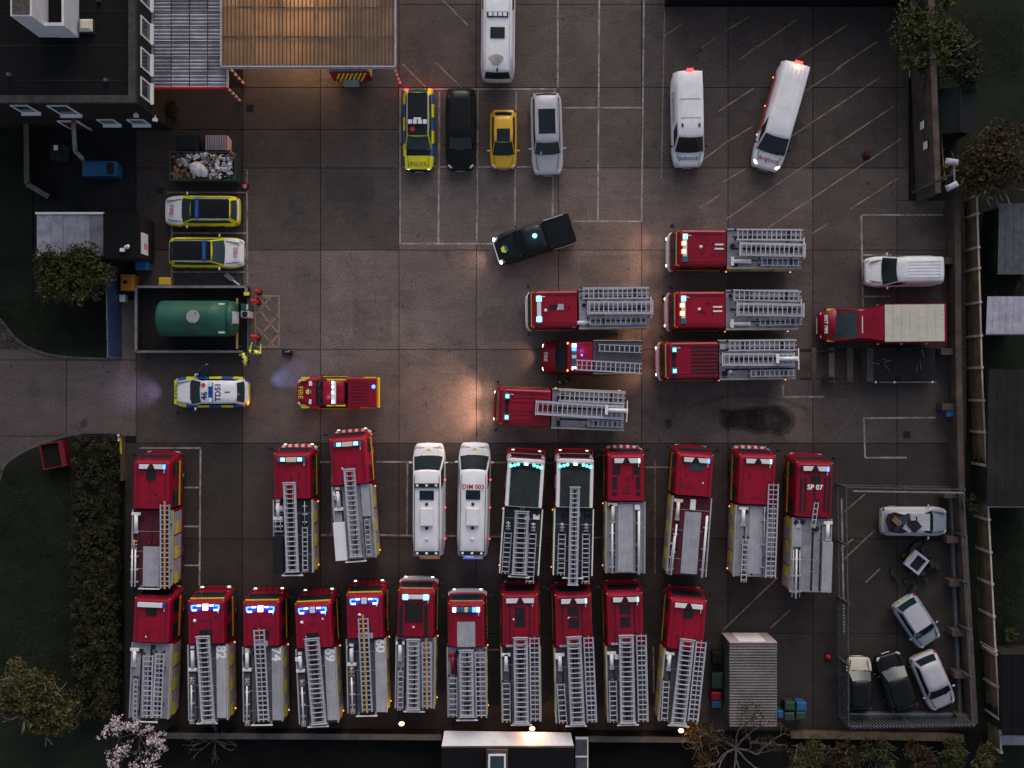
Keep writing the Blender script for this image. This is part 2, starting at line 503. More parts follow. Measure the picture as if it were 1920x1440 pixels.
MB().prism(gp([(62, 237), (254, 237), (254, 654), (205, 654), (205, 561), (62, 561)]), -.04, -.002).build("courtyard_paving", "asphalt", kind="structure")
# lawns and verges with kerbs
def bez(pts, n=8):
    out = []
    P = [Vector(p) for p in pts]
    for i in range(len(P) - 1):
        p0, p1, p2, p3 = P[max(i-1, 0)], P[i], P[i+1], P[min(i+2, len(P)-1)]
        for k in range(n):
            t = k / n
            out.append(.5*((2*p1)+(-p0+p2)*t+(2*p0-5*p1+4*p2-p3)*t*t+(-p0+3*p1-3*p2+p3)*t**3))
    out.append(P[-1]); return out
curveN = bez([(-240, 440), (-60, 540), (0, 598), (32, 636), (70, 658), (120, 669), (203, 673)])
curveS = bez([(-240, 1100), (-40, 960), (-2, 905), (10, 872), (42, 848), (90, 828), (140, 814), (190, 811), (226, 813)])
MB().prism(gp([(p.x, p.y) for p in curveN] + [(203, 560), (62, 560), (60, 180), (-240, 180)]), -.06, .07).build("lawn", "grass", kind="structure")
MB().prism(gp([(p.x, p.y) for p in curveS] + [(229, 1366), (229, 1460), (-240, 1460)]), -.06, .07).build("lawn", "grass", kind="structure")
for cv, nm in ((curveN, "kerb"), (curveS, "kerb")):
    k = obj(nm, None); tag(k, kind="structure")
    for a, b in zip(cv[:-1], cv[1:]):
        A, B = G(a.x, a.y), G(b.x, b.y)
        d = (B - A).normalized() * .012
        MB().bar(A + d, B - d, .14, -.05, .10).build("kerb_stone", "kerb", k)
MB().prism(gp([(229, 1374), (1365, 1374), (1365, 1460), (229, 1460)]), -.07, .02).build("verge", "soil", kind="structure")
MB().prism(gp([(1366, 1376), (1850, 1376), (1850, 1460), (1366, 1460)]), -.07, .06).build("verge", "soil", kind="structure")

# painted lines
def line(x0, y0, x1, y1, w=.10, m="line_white", z=.004):
    A, B = G(x0, y0), G(x1, y1)
    d = (B - A); L = d.length; n = Vector((-d.y, d.x, 0)).normalized() * w / 2
    MB().sheet([A - n, B - n, B + n, A + n], z).build("painted_line", m, yard)
for a in [(750,163,750,459),(824,172,822,455),(896,170,894,455),(968,172,965,431),(1040,170,1036,405),(753,167,1043,167),(753,313,1052,313),
          (753,457,925,457),(1056,202,1205,202),(1124,-60,1121,413),(1046,-60,1046,165),(1208,-60,1203,416),(1074,415,1205,415),
          (463,318,464,538),(312,361,463,361),(322,437,462,437),(320,510,463,510),(322,415,322,535),
          (262,840,376,840),(376,842,374,1100),(345,914,374,914),(345,987,374,987),(345,1060,374,1060),
          (600,866,625,866),(705,866,775,866),(836,867,860,867),(918,867,948,867),(1012,868,1042,868),(622,868,623,1002),(764,868,763,1003),
          (600,1003,636,1003),(708,1003,776,1004),(836,1005,858,1005),(917,1006,942,1006),(1210,876,1262,876),(1112,1008,1136,1008),
          (1615,404,1618,575),(1617,403,1768,403),(1618,478,1672,478),(1619,556,1668,556),(1618,784,1755,783),(1620,786,1622,857),(1622,858,1700,858),
          (1578,935,1583,1190),(1468,744,1545,744),(1468,722,1469,744),(1225,1213,1226,1300),(835,1218,937,1218)]:
    line(*a, w=.10)
for a in [(1347,209,1414,165),(1370,262,1411,237),(1477,260,1650,145),(1355,342,1398,316),(1360,412,1502,315),(1502,315,1676,199),(1440,427,1527,369),
          (1527,369,1690,260),(1522,438,1553,419),(1594,392,1684,334),(1499,177,1577,127),(1246,68,1282,42),(1293,106,1341,72),(1360,58,1406,31),
          (1387,111,1492,38),(1484,116,1590,46),(1568,129,1645,78),(1318,300,1368,262),(1584,959,1622,926),(1582,1049,1640,994),(1623,1092,1650,1066),
          (1355,1182,1458,1083),(1445,1177,1482,1143),(755,120,798,163),(817,117,866,165),(830,0,878,48),(1312,390,1352,364),(1660,60,1690,40),(1576,1030,1600,1010)]:
    line(*a, w=.075, m="line_yellow")
line(1246, 20, 1240, 335, w=.06, m="line_yellow")
line(1228, 860, 1228, 1075, w=.06, m="line_yellow")
# hatched keep-clear box beside the tank
for a in [(478,555,524,555),(478,650,524,650),(479,555,479,650),(523,555,523,650),
          (508,556,480,589),(523,588,480,638),(523,626,502,650),(484,556,523,601),(480,573,523,626),(480,612,516,650),(496,556,508,563),(523,600,508,583)]:
    line(*a, w=.085, m="line_beige")
# stains
def stain(pts, m="oil_stain", z=.0065, name="stain"):
    MB().sheet(gp(bez([Vector(p) for p in pts] + [Vector(pts[0])], 5)[:-1] and [(p.x, p.y) for p in bez([Vector(p) for p in pts] + [Vector(pts[0])], 5)[:-1]]), z).build(name, m, yard)
stain([(1350,766),(1380,766),(1420,762),(1466,761),(1490,780),(1486,804),(1464,818),(1440,812),(1416,815),(1392,805),(1362,806),(1348,790)], z=.0050)
stain([(1355,768),(1380,770),(1420,767),(1460,766),(1480,782),(1478,800),(1462,811),(1440,806),(1418,808),(1395,799),(1365,801),(1354,790)])
stain([(1247,785),(1260,788),(1258,802),(1248,803)]); stain([(150,792),(160,786),(164,796),(153,803)]); stain([(1288,105),(1312,90),(1316,94),(1296,107)])
stain([(330,770),(337,772),(336,779),(331,778)]); stain([(200,842),(212,838),(214,848),(204,850)])
def arc(cx, cy, r, a0, a1, w=.28, n=14):
    P = [(cx + r*math.cos(math.radians(lerp(a0, a1, i/n))), cy - r*math.sin(math.radians(lerp(a0, a1, i/n)))) for i in range(n+1)]
    A = [G(*p) for p in P]; rows = [[], []]
    for i, p in enumerate(A):
        d = (A[min(i+1, n)] - A[max(i-1, 0)]).normalized(); q = Vector((-d.y, d.x, 0)) * w / 2
        rows[0].append((p.x-q.x, p.y-q.y, .0075)); rows[1].append((p.x+q.x, p.y+q.y, .0075))
    MB().patch([rows[1], rows[0]]).build("tyre_mark", "tyre_mark", yard)
for a in [(930,870,150,0,60),(1400,980,240,60,120)]:
    arc(*a, w=.22)
def crack(pts, w=.024):
    rg = random.Random(len(pts) * 31 + int(pts[0][0])); P = []
    for p, q in zip(pts[:-1], pts[1:]):
        for k in range(5): t = k/5; P.append((lerp(p[0], q[0], t) + rg.gauss(0, 1.6), lerp(p[1], q[1], t) + rg.gauss(0, 1.6)))
    P.append(pts[-1]); A = [G(*p) for p in P]; n = len(A); rows = [[], []]
    for i, p in enumerate(A):
        d = (A[min(i+1, n-1)] - A[max(i-1, 0)]).normalized(); q = Vector((-d.y, d.x, 0)) * w / 2 * rg.uniform(.5, 1.2)
        rows[0].append((p.x-q.x, p.y-q.y, .0055)); rows[1].append((p.x+q.x, p.y+q.y, .0055))
    MB().patch([rows[1], rows[0]]).build("crack", "crack", yard)
for pts in ([(775,533),(820,545),(860,562),(892,568)],[(1470,742),(1510,738),(1598,742)],[(1045,815),(1070,840),(1078,870)],[(1585,1118),(1615,1132),(1660,1137)],[(1662,1090),(1664,1190),(1660,1260)],[(640,480),(665,520),(700,530)],[(985,330),(1020,345),(1046,350)],[(470,705),(520,720),(555,700)],[(1380,880),(1375,920)],[(760,640),(830,650),(890,640)],[(1060,30),(1120,45),(1180,40)],[(1275,1110),(1330,1140),(1350,1180)],[(100,700),(180,690),(250,720)]): crack(pts)
for pts in ([(905,575),(985,572),(985,640),(908,642)],[(1085,480),(1180,478),(1182,530),(1090,532)],[(610,330),(700,332),(702,380),(612,378)],[(660,560),(735,562),(733,640),(664,640)],[(1560,210),(1640,205),(1645,270),(1566,272)],[(1380,690),(1450,720),(1440,760),(1376,750)]):
    MB().sheet(gp(pts), .0035).build("repair_patch", "old_patch", yard)
# small gratings
for (x, y) in ((469,203),(207,645),(300,357),(1248,560),(1700,815),(690,905),(1130,770)):
    g = G(x, y)
    MB().box(-.22,.22,-.2,.2,.004,.016).build("drain_cover", "trim_dark", yard, loc=g)

# ------------------------------------------------------------------ station building (top left)
ZB = 6.5
kB = (HC - ZB) / HC
XE, YSo = (252 - 960) / S * kB, (720 - 190) / S * kB
bld = root("station_building", (0, 0, 0), 0, "dark brick fire station block with flat black roof and white framed windows", "building")
XW, YN = -42.0, 40.0
MB().box(XW, XE, YSo, YN, -.05, ZB - .35).build("wall", "brick_dark", bld)
rf = MB().box(XW + .35, XE - .35, YSo + .35, YN - .35, ZB - .345, ZB - .30).build("roof", "felt", bld)
pp = MB(); pp.box(XW, XE + .06, YSo - .06, YSo + .34, ZB - .34, ZB); pp.build("parapet", "coping", bld)
pp = MB(); pp.box(XE - .34, XE + .05, YSo + .345, YN, ZB - .34, ZB - .003); pp.build("parapet", "coping", bld)
def window(parent, cx, cy, w, h, zc, face, sill=True):
    """face 's' looks to -y, 'e' looks to +x, 'n' looks to +y"""
    rz = {'s': 0, 'e': math.pi / 2, 'n': math.pi}[face]
    f = MB(); t = .09
    f.box(-w/2, w/2, -.06, .02, -h/2, -h/2 + t); f.box(-w/2, w/2, -.06, .02, h/2 - t, h/2)
    f.box(-w/2, -w/2 + t, -.06, .02, -h/2 + t, h/2 - t); f.box(w/2 - t, w/2, -.06, .02, -h/2 + t, h/2 - t)
    o = f.build("window", "pvc_white", parent, loc=(cx, cy, zc), rz=rz)
    MB().box(-w/2 + t, w/2 - t, -.03, .0, -h/2 + t, h/2 - t).build("pane", "glass_pale", o)
    if sill: MB().box(-w/2 - .05, w/2 + .05, -.20, .0, -h/2 - .09, -h/2 - .002).build("sill", "pvc_white", o)
    return o
for x0, x1, z0, z1 in ((-27.75, -26.75, 4.2, 5.75), (-25.75, -24.6, 3.7, 5.7), (-24.2, -23.2, 1.35, 2.5), (-22.45, -21.45, 1.35, 2.5), (-30.2, -29.2, 4.2, 5.75)):
    window(bld, (x0+x1)/2, YSo, x1-x0, z1-z0, (z0+z1)/2, 's')
for y0, y1 in ((22.6, 21.2), (20.45, 19.35), (18.7, 17.55), (17.05, 15.95)):
    window(bld, XE, (y0+y1)/2, y0-y1, 1.6, 4.75, 'e')
d = MB().box(-.5, .5, -.05, .02, 0, 2.1).build("door", "red_dull", bld, loc=(-26.0, YSo, .02))
fr = MB(); fr.box(-.6, -.505, -.09, .0, 0, 2.2); fr.box(.505, .6, -.09, .0, 0, 2.2); fr.box(-.505, .505, -.09, .0, 2.105, 2.2); fr.build("door_frame", "pvc_white", d)
MB().box(.36, .42, -.10, -.055, 1.0, 1.12).build("handle", "galv", d)
for k in range(6):
    MB().box(XW + .5, XE - .5, YSo + 1.2 + 1.9*k, YSo + 1.26 + 1.9*k, ZB - .299, ZB - .288).build("felt_seam", "asphalt", rf)
for (x, y) in ((-30, 18.5), (-22.2, 16.6), (-27.5, 16.9), (-22.6, 21)): MB().disc((x, y), .12, ZB - .299, ZB + .0, 10, .10).build("roof_vent", "galv_dark", rf)
MB().box(-31, -29.4, 20, 21.2, ZB - .299, ZB + .1).build("plant_box", "galv_dark", rf)
# white plant tower on the roof
tw = root("roof_tower", (0, 0, 0), 0, "white walled stepped tower standing on the black flat roof", "tower")
MB().box(-25.9, -24.8, 19.0, 30, ZB - .30, 9.65).build("tall_wall", "render_white", tw)
MB().box(-25.8, -24.9, 19.1, 30, 9.652, 9.70).build("gravel_roof", "gravel", tw)
b = MB(); b.box(-24.797, -23.73, 18.98, 30, ZB - .30, 7.6); b.box(-24.797, -23.73, 18.98, 19.15, 7.603, 8.2); b.box(-23.86, -23.73, 19.153, 30, 7.603, 8.2)
b.build("low_wall", "render_white", tw)
MB().box(-24.795, -23.863, 19.153, 30, 7.605, 7.64).build("low_roof", "soil", tw)
c = G(157, 44, 6.8)
sl = root("roof_light", (c.x, c.y, ZB - .30), 0, "small pale square roof light beside the white roof tower", "roof light")
MB().box(-.38, .38, -.36, .36, 0, .28).build("upstand", "coping", sl)
MB().loft([[(-.36, -.34, .282), (.36, -.34, .282), (.36, .34, .282), (-.36, .34, .282)], [(-.22, -.2, .48), (.22, -.2, .48), (.22, .2, .48), (-.22, .2, .48)]]).build("dome", "lens_cream", sl)
# odds and ends at the building corner
c = G(265, 187, 4.0)
for dx, dy, zz, mm in ((0, 0, 4.2, "pvc_white"), (.25, -.35, 3.2, "pvc_white")):
    h = MB(); h.box(-.12, .12, -.18, .0, -.1, .1); h.tube([(0, 0, 0), (0, .16, 0)], .03)
    h.build("security_camera", mm, None, loc=(XE - 1.6 + dx*3 + .9, YSo - .12, zz), label="small white security camera on the brick wall, " + ("upper of two at the corner" if dx == 0 else "lower of two at the corner"), cat="camera")
# duct from the wall to the blue container
dk = root("flue_pipe", (0, 0, 0), 0, "pale grey flue pipe bending from the brick wall to the blue tank", "pipe")
A, B, C_ = G(138, 222, 2.6), G(141, 284, 2.2), G(157, 302, 1.3)
MB().tube([(A.x, YSo + .05, 2.6), (A.x, YSo - .4, 2.6), B], .14, 8).build("straight_run", "galv", dk, smooth=True)
MB().tube([B + Vector((0, .02, 0)), B + Vector((.25, -.3, -.35)), C_], .135, 8).build("elbow", "galv", dk, smooth=True)
def crate(name, label, cat, x0, x1, y0, y1, h, m, lid=None, group=None):
    a, bb = G(x0, y1, h), G(x1, y0, h); c = (a + bb) / 2
    r = root(name, (c.x, c.y, 0), 0, label, cat, group)
    hx, hy = (bb.x - a.x) / 2, (bb.y - a.y) / 2
    MB().loft([[(-hx*.88, -hy*.88, .0), (hx*.88, -hy*.88, .0), (hx*.88, hy*.88, .0), (-hx*.88, hy*.88, .0)], [(-hx*.96, -hy*.96, h*.9), (hx*.96, -hy*.96, h*.9), (hx*.96, hy*.96, h*.9), (-hx*.96, hy*.96, h*.9)]]).build("body", m, r, bevel=.02)
    MB().loft([[(-hx, -hy, h*.902), (hx, -hy, h*.902), (hx, hy, h*.902), (-hx, hy, h*.902)], [(-hx*.97, -hy*.97, h*.96), (hx*.97, -hy*.97, h*.96), (hx*.97, hy*.97, h*.96), (-hx*.97, hy*.97, h*.96)], [(-hx*.7, -hy*.7, h), (hx*.7, -hy*.7, h), (hx*.7, hy*.7, h), (-hx*.7, hy*.7, h)]]).build("lid", lid or m, r)
    MB().box(-hx*.4, hx*.4, -hy*1.08, -hy*1.005, h*.80, h*.88).build("handle", "trim_dark", r)
    return r
r = crate("oil_tank", "blue rectangular oil tank in the dark yard behind the station block", "tank", 153, 219, 301, 330, 1.3, "bin_blue")
MB().box(.45, .85, -.35, .3, 1.302, 1.36).build("fill_hatch", "hatch_dark", r)
r = crate("wall_cabinet", "grey cabinet with pale rim in the dark yard near the low wall", "cabinet", 93, 117, 268, 299, 1.2, "galv_dark", "bin_dark")
MB().box(-.12, .12, .05, .35, 1.21, 1.25).build("notice", "white_trim", r)
# low yard wall
lw = root("yard_wall", (0, 0, 0), 0, "low dark brick wall edging the sunken yard beside the lawn", "wall")
for a, b2 in (((67, 232), (68, 352)), ((68, 352), (108, 376)), ((69, 231), (110, 231))):
    A, B = G(*a), G(*b2)
    MB().bar(A, B, .24, 0, 1.25).build("wall_length", "brick_dark", lw); MB().bar(A, B, .30, 1.252, 1.32).build("coping", "kerb", lw)

# ------------------------------------------------------------------ canopies
def corrugated(w, d, pitch, amp, groove_strip=0):
    """ridges run along y, profile along x"""
    n = max(4, int(round(w / pitch)) * 4); rows = [[], []]
    for i in range(n + 1):
        x = -w/2 + w * i / n; z = amp * (.5 + .5 * math.cos(2*math.pi*i/4))
        rows[0].append((x, -d/2, z)); rows[1].append((x, d/2, z))
    mb = MB().patch(rows)
    if groove_strip:  # dark strips in the valleys stand in for shade in the grooves
        mb.cur = 1
        for i in range(2, n, 4):
            x = -w/2 + w * i / n; mb.box(x - groove_strip/2, x + groove_strip/2, -d/2, d/2, -.01, .022)
    return mb
def canopy(name, label, x0, x1, y0, y1, z, nx, ny, material, pitch, horiz, fascia, gap=.01):
    A, B = G(x0, y1, z), G(x1, y0, z)
    r = root(name, (A.x, A.y, 0), 0, label, "canopy")
    W, D = B.x - A.x, B.y - A.y
    sw, sd = W / nx, D / ny
    me = None
    for i in range(nx):
        for j in range(ny):
            if me is None:
                mb = corrugated((sd if horiz else sw) - gap, (sw if horiz else sd) - gap, pitch, .05, .07 if not horiz else .05)
                me = mb.mesh("roof_sheet", [material, "groove_shade" if not horiz else "galv_dark"], smooth=False)
            o = obj("roof_sheet", me, r, (sw*(i+.5), sd*(j+.5), z + .02*((i + j) % 2)), math.pi/2 if horiz else 0)
    for j in range(ny + 1):
        yy = min(max(sd*j, .08), D - .08)
        MB().box(0.05, W-.05, yy-.06, yy+.06, z-.22, z-.03).build("purlin", "galv_dark", r)
    for i in range(0, nx + 1, 2):
        xx = min(max(sw*i, .1), W - .1)
        MB().box(xx-.05, xx+.05, .16, D-.16, z-.45, z-.225).build("rafter", "galv_dark", r)
    MB().box(-.04, W+.04, -.07, .0, z-.35, z+.09).build("fascia", fascia, r)
    MB().box(W+.003, W+.08, .003, D, z-.30, z+.09).build("edge_trim", "lavender", r)
    MB().box(-.08, -.003, .003, D, z-.30, z+.09).build("edge_trim", "lavender", r)
    return r, A, B
c2, cA, cB = canopy("wash_canopy", "translucent corrugated canopy glowing orange from the lamps beneath it", 416, 740, -150, 124, 4.2, 11, 5, "sheet_amber", .21, False, "lavender")
c1, dA, dB = canopy("bay_canopy", "grey corrugated lean-to canopy between the brick block and the glowing canopy", 287, 424, -150, 164, 3.6, 4, 11, "sheet_grey", .19, True, "red_trim", gap=.05)
def striped_post(parent, x, y, h, n=9):
    for k in range(n):
        MB().disc((0, 0), .075, h*k/n, h*(k+1)/n - .002, 10).build("post_band", "red_trim" if k % 2 == 0 else "white_trim", parent, loc=(x, y, 0))
striped_post(c1, dB.x - dA.x - .06, .12, 3.25); striped_post(c2, .25, .1, 3.75); striped_post(c2, cB.x - cA.x - .1, .1, 3.75)
for (px, py, e, rgb) in ((600, -10, 520, (1.0, .62, .28)), (480, 40, 150, (1.0, .60, .28)), (560, 90, 130, (1.0, .58, .26)), (690, 20, 60, (1.0, .55, .4)), (668, 20, 330, (1.0, .10, .12)), (540, -90, 300, (1.0, .6, .28))):
    w = G(px, py, 2.6)
    o = MB().box(-.55, .55, -.07, .07, 0, .08).build("canopy_lamp", "lens_cream" if rgb[1] > .2 else "lens_red", c2, loc=(w.x - cA.x, w.y - cA.y, 2.2))  # the red one is an added stand-in for the sheltered engine's tail lights
    point(c2, (w.x - cA.x, w.y - cA.y, 1.9), e, rgb, .5)
# corner shrub pot
w = G(322, 205, .9)
pl = root("potted_shrub", (w.x, w.y, 0), 0, "small dark shrub at the corner of the station block", "shrub")
MB().disc((0, 0), .22, 0, .4, 12, .28).build("pot", "brick_brown", pl)
lv = MB()
for k in range(260):
    a, e, rr = random.uniform(0, 6.28), random.uniform(-.6, 1.5), random.uniform(.1, .45)
    p = Vector((rr*math.cos(a)*math.cos(e), rr*1.5*math.sin(a)*math.cos(e), .85 + rr*math.sin(e)))
    u = Vector((random.gauss(0,1), random.gauss(0,1), random.gauss(0,1))).normalized()*.06; v2 = u.orthogonal().normalized()*.05
    lv.add([p-u-v2, p+u-v2, p+u+v2, p-u+v2], [(0,1,2,3)])
lv.build("foliage", "leaf_brown", pl, kind="stuff")

# ------------------------------------------------------------------ small buildings on the left
A, B = G(69, 480, 2.6), G(194, 402, 2.6)
sh = root("corrugated_shed", (A.x, A.y, 0), 0, "shed with pale corrugated roof half hidden by the olive tree", "shed")
W, D = B.x - A.x, B.y - A.y
MB().box(.12, W-.12, .12, D-.12, 0, 2.45).build("wall", "brick_dark", sh)
for i in range(5):
    corrugated(W/5 - .01, D, .16, .045).build("roof_sheet", "sheet_grey", sh, loc=(W/5*(i+.5), D/2, 2.56 + .012*(i % 2)))
MB().box(-.05, W+.05, D+.002, D+.12, 2.45, 2.70).build("gutter", "white_trim", sh)
A, B = G(196, 482, 3.0), G(258, 402, 3.0)
ob = root("plant_room", (A.x, A.y, 0), 0, "small dark flat roofed plant room beside the pale corrugated shed", "building")
W2, D2 = B.x - A.x, B.y - A.y
MB().box(0, W2, 0, D2, 0, 2.85).build("wall", "brick_dark", ob)
MB().box(-.08, W2+.08, -.08, D2+.08, 2.852, 3.0).build("roof", "felt", ob)
MB().tube([(W2*.7, .55, 3.0), (W2*.7, .55, 3.35), (W2*.7+.2, .6, 3.45)], .09, 8).build("roof_vent", "pvc_white", ob)
MB().box(W2*.5, W2*.5+.25, .3, .5, 3.002, 3.2).build("vent_box", "pvc_white", ob)
sg = root("notice_board", (A.x + W2, A.y + D2*.36, 1.9), 0, "white notice board with a red square on the plant room wall", "sign")
MB().box(.003, .06, -.62, .62, -.55, .55).build("panel", "pvc_white", sg)
MB().box(.062, .066, -.3, .02, -.40, .2).build("red_square", "red_trim", sg)
for k in range(4): MB().box(.0665, .068, -.26, -.02, -.30+.12*k, -.26+.12*k).build("text_line", "lettering_white", sg)
# blue railing with panels
A, B = G(226, 506), G(229, 670)
rl = root("blue_railing", (0, 0, 0), 0, "tall blue grey mesh railing along the lawn west of the tank", "fence")
n = 5
for k in range(n + 1):
    p = A.lerp(B, k / n)
    MB().box(-.04, .04, -.04, .04, 0, 2.4).build("post", "galv", rl, loc=p)
for k in range(n):
    p, q = A.lerp(B, k / n), A.lerp(B, (k + 1) / n)
    Lr = (p - q).length
    for zz in (.25, 1.3, 2.3):
        MB().box(-.025, .025, -Lr/2 + .05, Lr/2 - .05, zz, zz+.06).build("rail", "galv", rl, loc=(p + q) / 2)
    for i in range(16):
        t = (i + .5) / 16
        w = p.lerp(q, t)
        MB().box(-.012, .012, -.03, .03, .12, 2.38).build("bar", "steel_blue", rl, loc=w + Vector((.038, 0, 0)))
A = G(232, 483, 1.6)
bn = root("banner_panel", (A.x, A.y, 0), math.radians(-8), "white panel standing on dark posts beside the blue bin", "sign")
MB().box(-.65, .65, -.03, .03, .9, 1.9).build("panel", "pvc_white", bn)
MB().box(-.6, -.54, -.02, .02, 0, .898).build("post", "trim_dark", bn); MB().box(.54, .6, -.02, .02, 0, .898).build("post", "trim_dark", bn)
crate("recycling_bin", "blue wheeled bin beside the dark plant room", "bin", 252, 277, 488, 506, 1.1, "bin_blue")
r = crate("clinical_bin", "orange bin with a round mark beside the blue railing", "bin", 225, 251, 514, 545, 1.1, "bin_orange")
MB().disc((-.1, .02), .12, 1.102, 1.112, 14).build("round_mark", "hatch_dark", r)
crate("grit_bin", "yellow grit bin outside the tank enclosure wall", "bin", 297, 320, 520, 535, .8, "yellow_paint")
crate("utility_box", "small white utility box next to the blue railing", "box", 223, 234, 552, 566, .6, "white_trim")
# lamp post folded near the bays
w = G(432, 522, .5)
lp = root("barrier_arm", (w.x, w.y, 0), math.radians(-38), "short grey barrier stub on the ground above the tank enclosure", "barrier")
MB().box(-.45, .1, -.14, .14, 0, .35).build("cabinet", "galv", lp); MB().box(.1, .6, -.05, .05, .2, .28).build("arm", "white_trim", lp)

# ------------------------------------------------------------------ tank enclosure
bu = root("bund_wall", (0, 0, 0), 0, "low walled enclosure with pale coping around the green tank", "wall")
for a, b2, t in (((264, 540), (468, 540), .12), ((264, 541), (264, 660), .14), ((264, 660), (462, 660), .12), ((468, 541), (468, 556), .14)):
    A, B = G(*a), G(*b2)
    MB().bar(A, B, t - .01, 0, .80).build("wall_length", "brick_dark", bu)
    MB().bar(A, B, t + .02, .802, .87).build("coping", "bund_coping", bu)
MB().box(-.16, .16, -.1, .1, .871, .89).build("yellow_cap", "yellow_trim", bu, loc=G(469, 553, .85))
MB().prism(gp([(266, 542), (466, 542), (466, 658), (266, 658)]), .002, .010).build("bund_floor", "asphalt", bu)
MB().bar(G(452, 562), G(452, 655), .10, .9, 1.0).build("handrail", "wood_pole", bu); MB().bar(G(465, 560), G(465, 657), .06, .011, .05).build("channel", "galv", bu)
for y in (570, 650): MB().box(-.04, .04, -.04, .04, .011, .898).build("rail_post", "galv_dark", bu, loc=G(452, y))
for x in (318, 360, 410): MB().box(-.06, .06, -.03, .03, .25, .40).build("wall_marker", "red_trim", bu, loc=G(x, 660) + Vector((0, .12, 0)))
w = G(370, 597, 1.5)
tk = root("fuel_tank", (w.x, w.y, 0), 0, "large green horizontal fuel tank inside the low walled enclosure", "tank")
R_, Lt, zc = 1.06, 2.28, 1.35
rings = []
for xx, rr in ((-Lt, .0), (-Lt, .55), (-Lt + .03, .88), (-Lt + .12, .98), (-Lt + .28, 1.0), (-.8, 1.0), (.8, 1.0), (Lt - .42, 1.0)):
    rings.append([(xx, R_*max(rr, .02)*math.cos(t), zc + R_*max(rr, .02)*math.sin(t)) for t in [2*math.pi*i/28 for i in range(28)]])
MB().loft(rings).build("shell", "tank_green", tk, smooth=True)
rings = [[(Lt - .42 + .004 + a, R_*q*math.cos(t), zc + R_*q*math.sin(t)) for t in [2*math.pi*i/28 for i in range(28)]] for a, q in ((0, .97), (.2, .97), (.38, .9), (.45, .55), (.46, .05))]
MB().loft(rings).build("end_cap", "tank_green", tk, smooth=True)
h = MB().disc((.02, .05), .38, zc+R_-.04, zc+R_+.10, 24).build("manhole_cover", "tank_grey", tk)
MB().box(-.05, .05, -.28, -.22, zc+R_+.101, zc+R_+.14).build("lug", "galv", h); MB().box(.12, .2, .25, .31, zc+R_+.101, zc+R_+.14).build("lug", "galv", h)
for s in (-1.4, 1.2): MB().box(s-.12, s+.12, -.8, .8, .011, .62).build("cradle", "galv_dark", tk)
MB().box(Lt-.12, Lt+.22, -.34, .36, zc+.35, zc+.90).build("gauge_cabinet", "lavender", tk)
for y0 in (-.85, .80): MB().box(1.4, 1.75, y0-.06, y0+.06, zc+.55, zc+.72).build("data_plate", "white_trim", tk)
for (x, y, m2) in ((459, 576, "tank_green"), (459, 589, "lavender")):
    w = G(x, y, 1.2)
    pr = root("fuel_pump", (w.x, w.y, 0), 0, "green topped fuel pump beside the tank" if m2 == "tank_green" else "grey pump cabinet with dark round reel beside the tank", "pump")
    MB().box(-.24, .24, -.2, .2, .011, 1.2).build("cabinet", m2, pr, bevel=.03)
    if m2 != "tank_green": MB().disc((0, 0), .17, 1.202, 1.24, 16).build("hose_reel", "hatch_dark", pr)
    else: MB().box(.1, .2, -.15, .15, 1.202, 1.24).build("display", "lens_cream", pr)

# ------------------------------------------------------------------ right hand boundary
bw = root("boundary_wall", (0, 0, 0), 0, "tall weathered brick wall along the upper right edge of the yard", "wall")
A, B = G(1697, 60), G(1716, 378)
MB().bar(A + Vector((.2, 6, 0)), B + Vector((.2, 0, 0)), .3, 0, 3.0).build("wall_length", "brick_brown", bw)
MB().bar(A + Vector((.2, 6, 0)), B + Vector((.2, 0, 0)), .34, 3.002, 3.08).build("coping", "brick_brown", bw)
for (px, py, zz) in ((1709, 22, 1.5), (1711, 112, 1.8), (1718, 235, 1.9), (1720, 273, 2.2)):
    w = G(px, py, zz); t = (py - 60) / (378 - 60); wx = lerp(A.x, B.x, t)
    MB().box(-.02, .02, -.22, .22, -.25, .25).build("wall_plate", "white_trim", bw, loc=(wx - .025, w.y, zz))
gw = root("brick_boundary", (0, 0, 0), 0, "lower brown brick wall with piers along the right edge of the yard", "wall")
WP = [(1768, 372), (1770, 690), (1776, 925), (1800, 1345)]
for a, b2 in zip(WP[:-1], WP[1:]):
    A, B = G(*a), G(*b2); v2 = Vector((.35, 0, 0))
    MB().bar(A + v2, B + v2, .30, 0, 1.25).build("wall_length", "brick_brown", gw)
    MB().bar(A + v2, B + v2, .36, 1.252, 1.32).build("coping", "brick_brown", gw)
def xwall(y):
    for a, b2 in zip(WP[:-1], WP[1:]):
        if a[1] <= y <= b2[1]: return lerp(a[0], b2[0], (y - a[1]) / (b2[1] - a[1]))
    return WP[-1][0]
for y in (492, 660, 762, 925, 1008, 1088, 1180, 1258, 1338):
    w = G(xwall(y), y)
    MB().box(-.55, .17, -.19, .19, 0, 1.0).build("pier", "brick_brown", gw, loc=w)
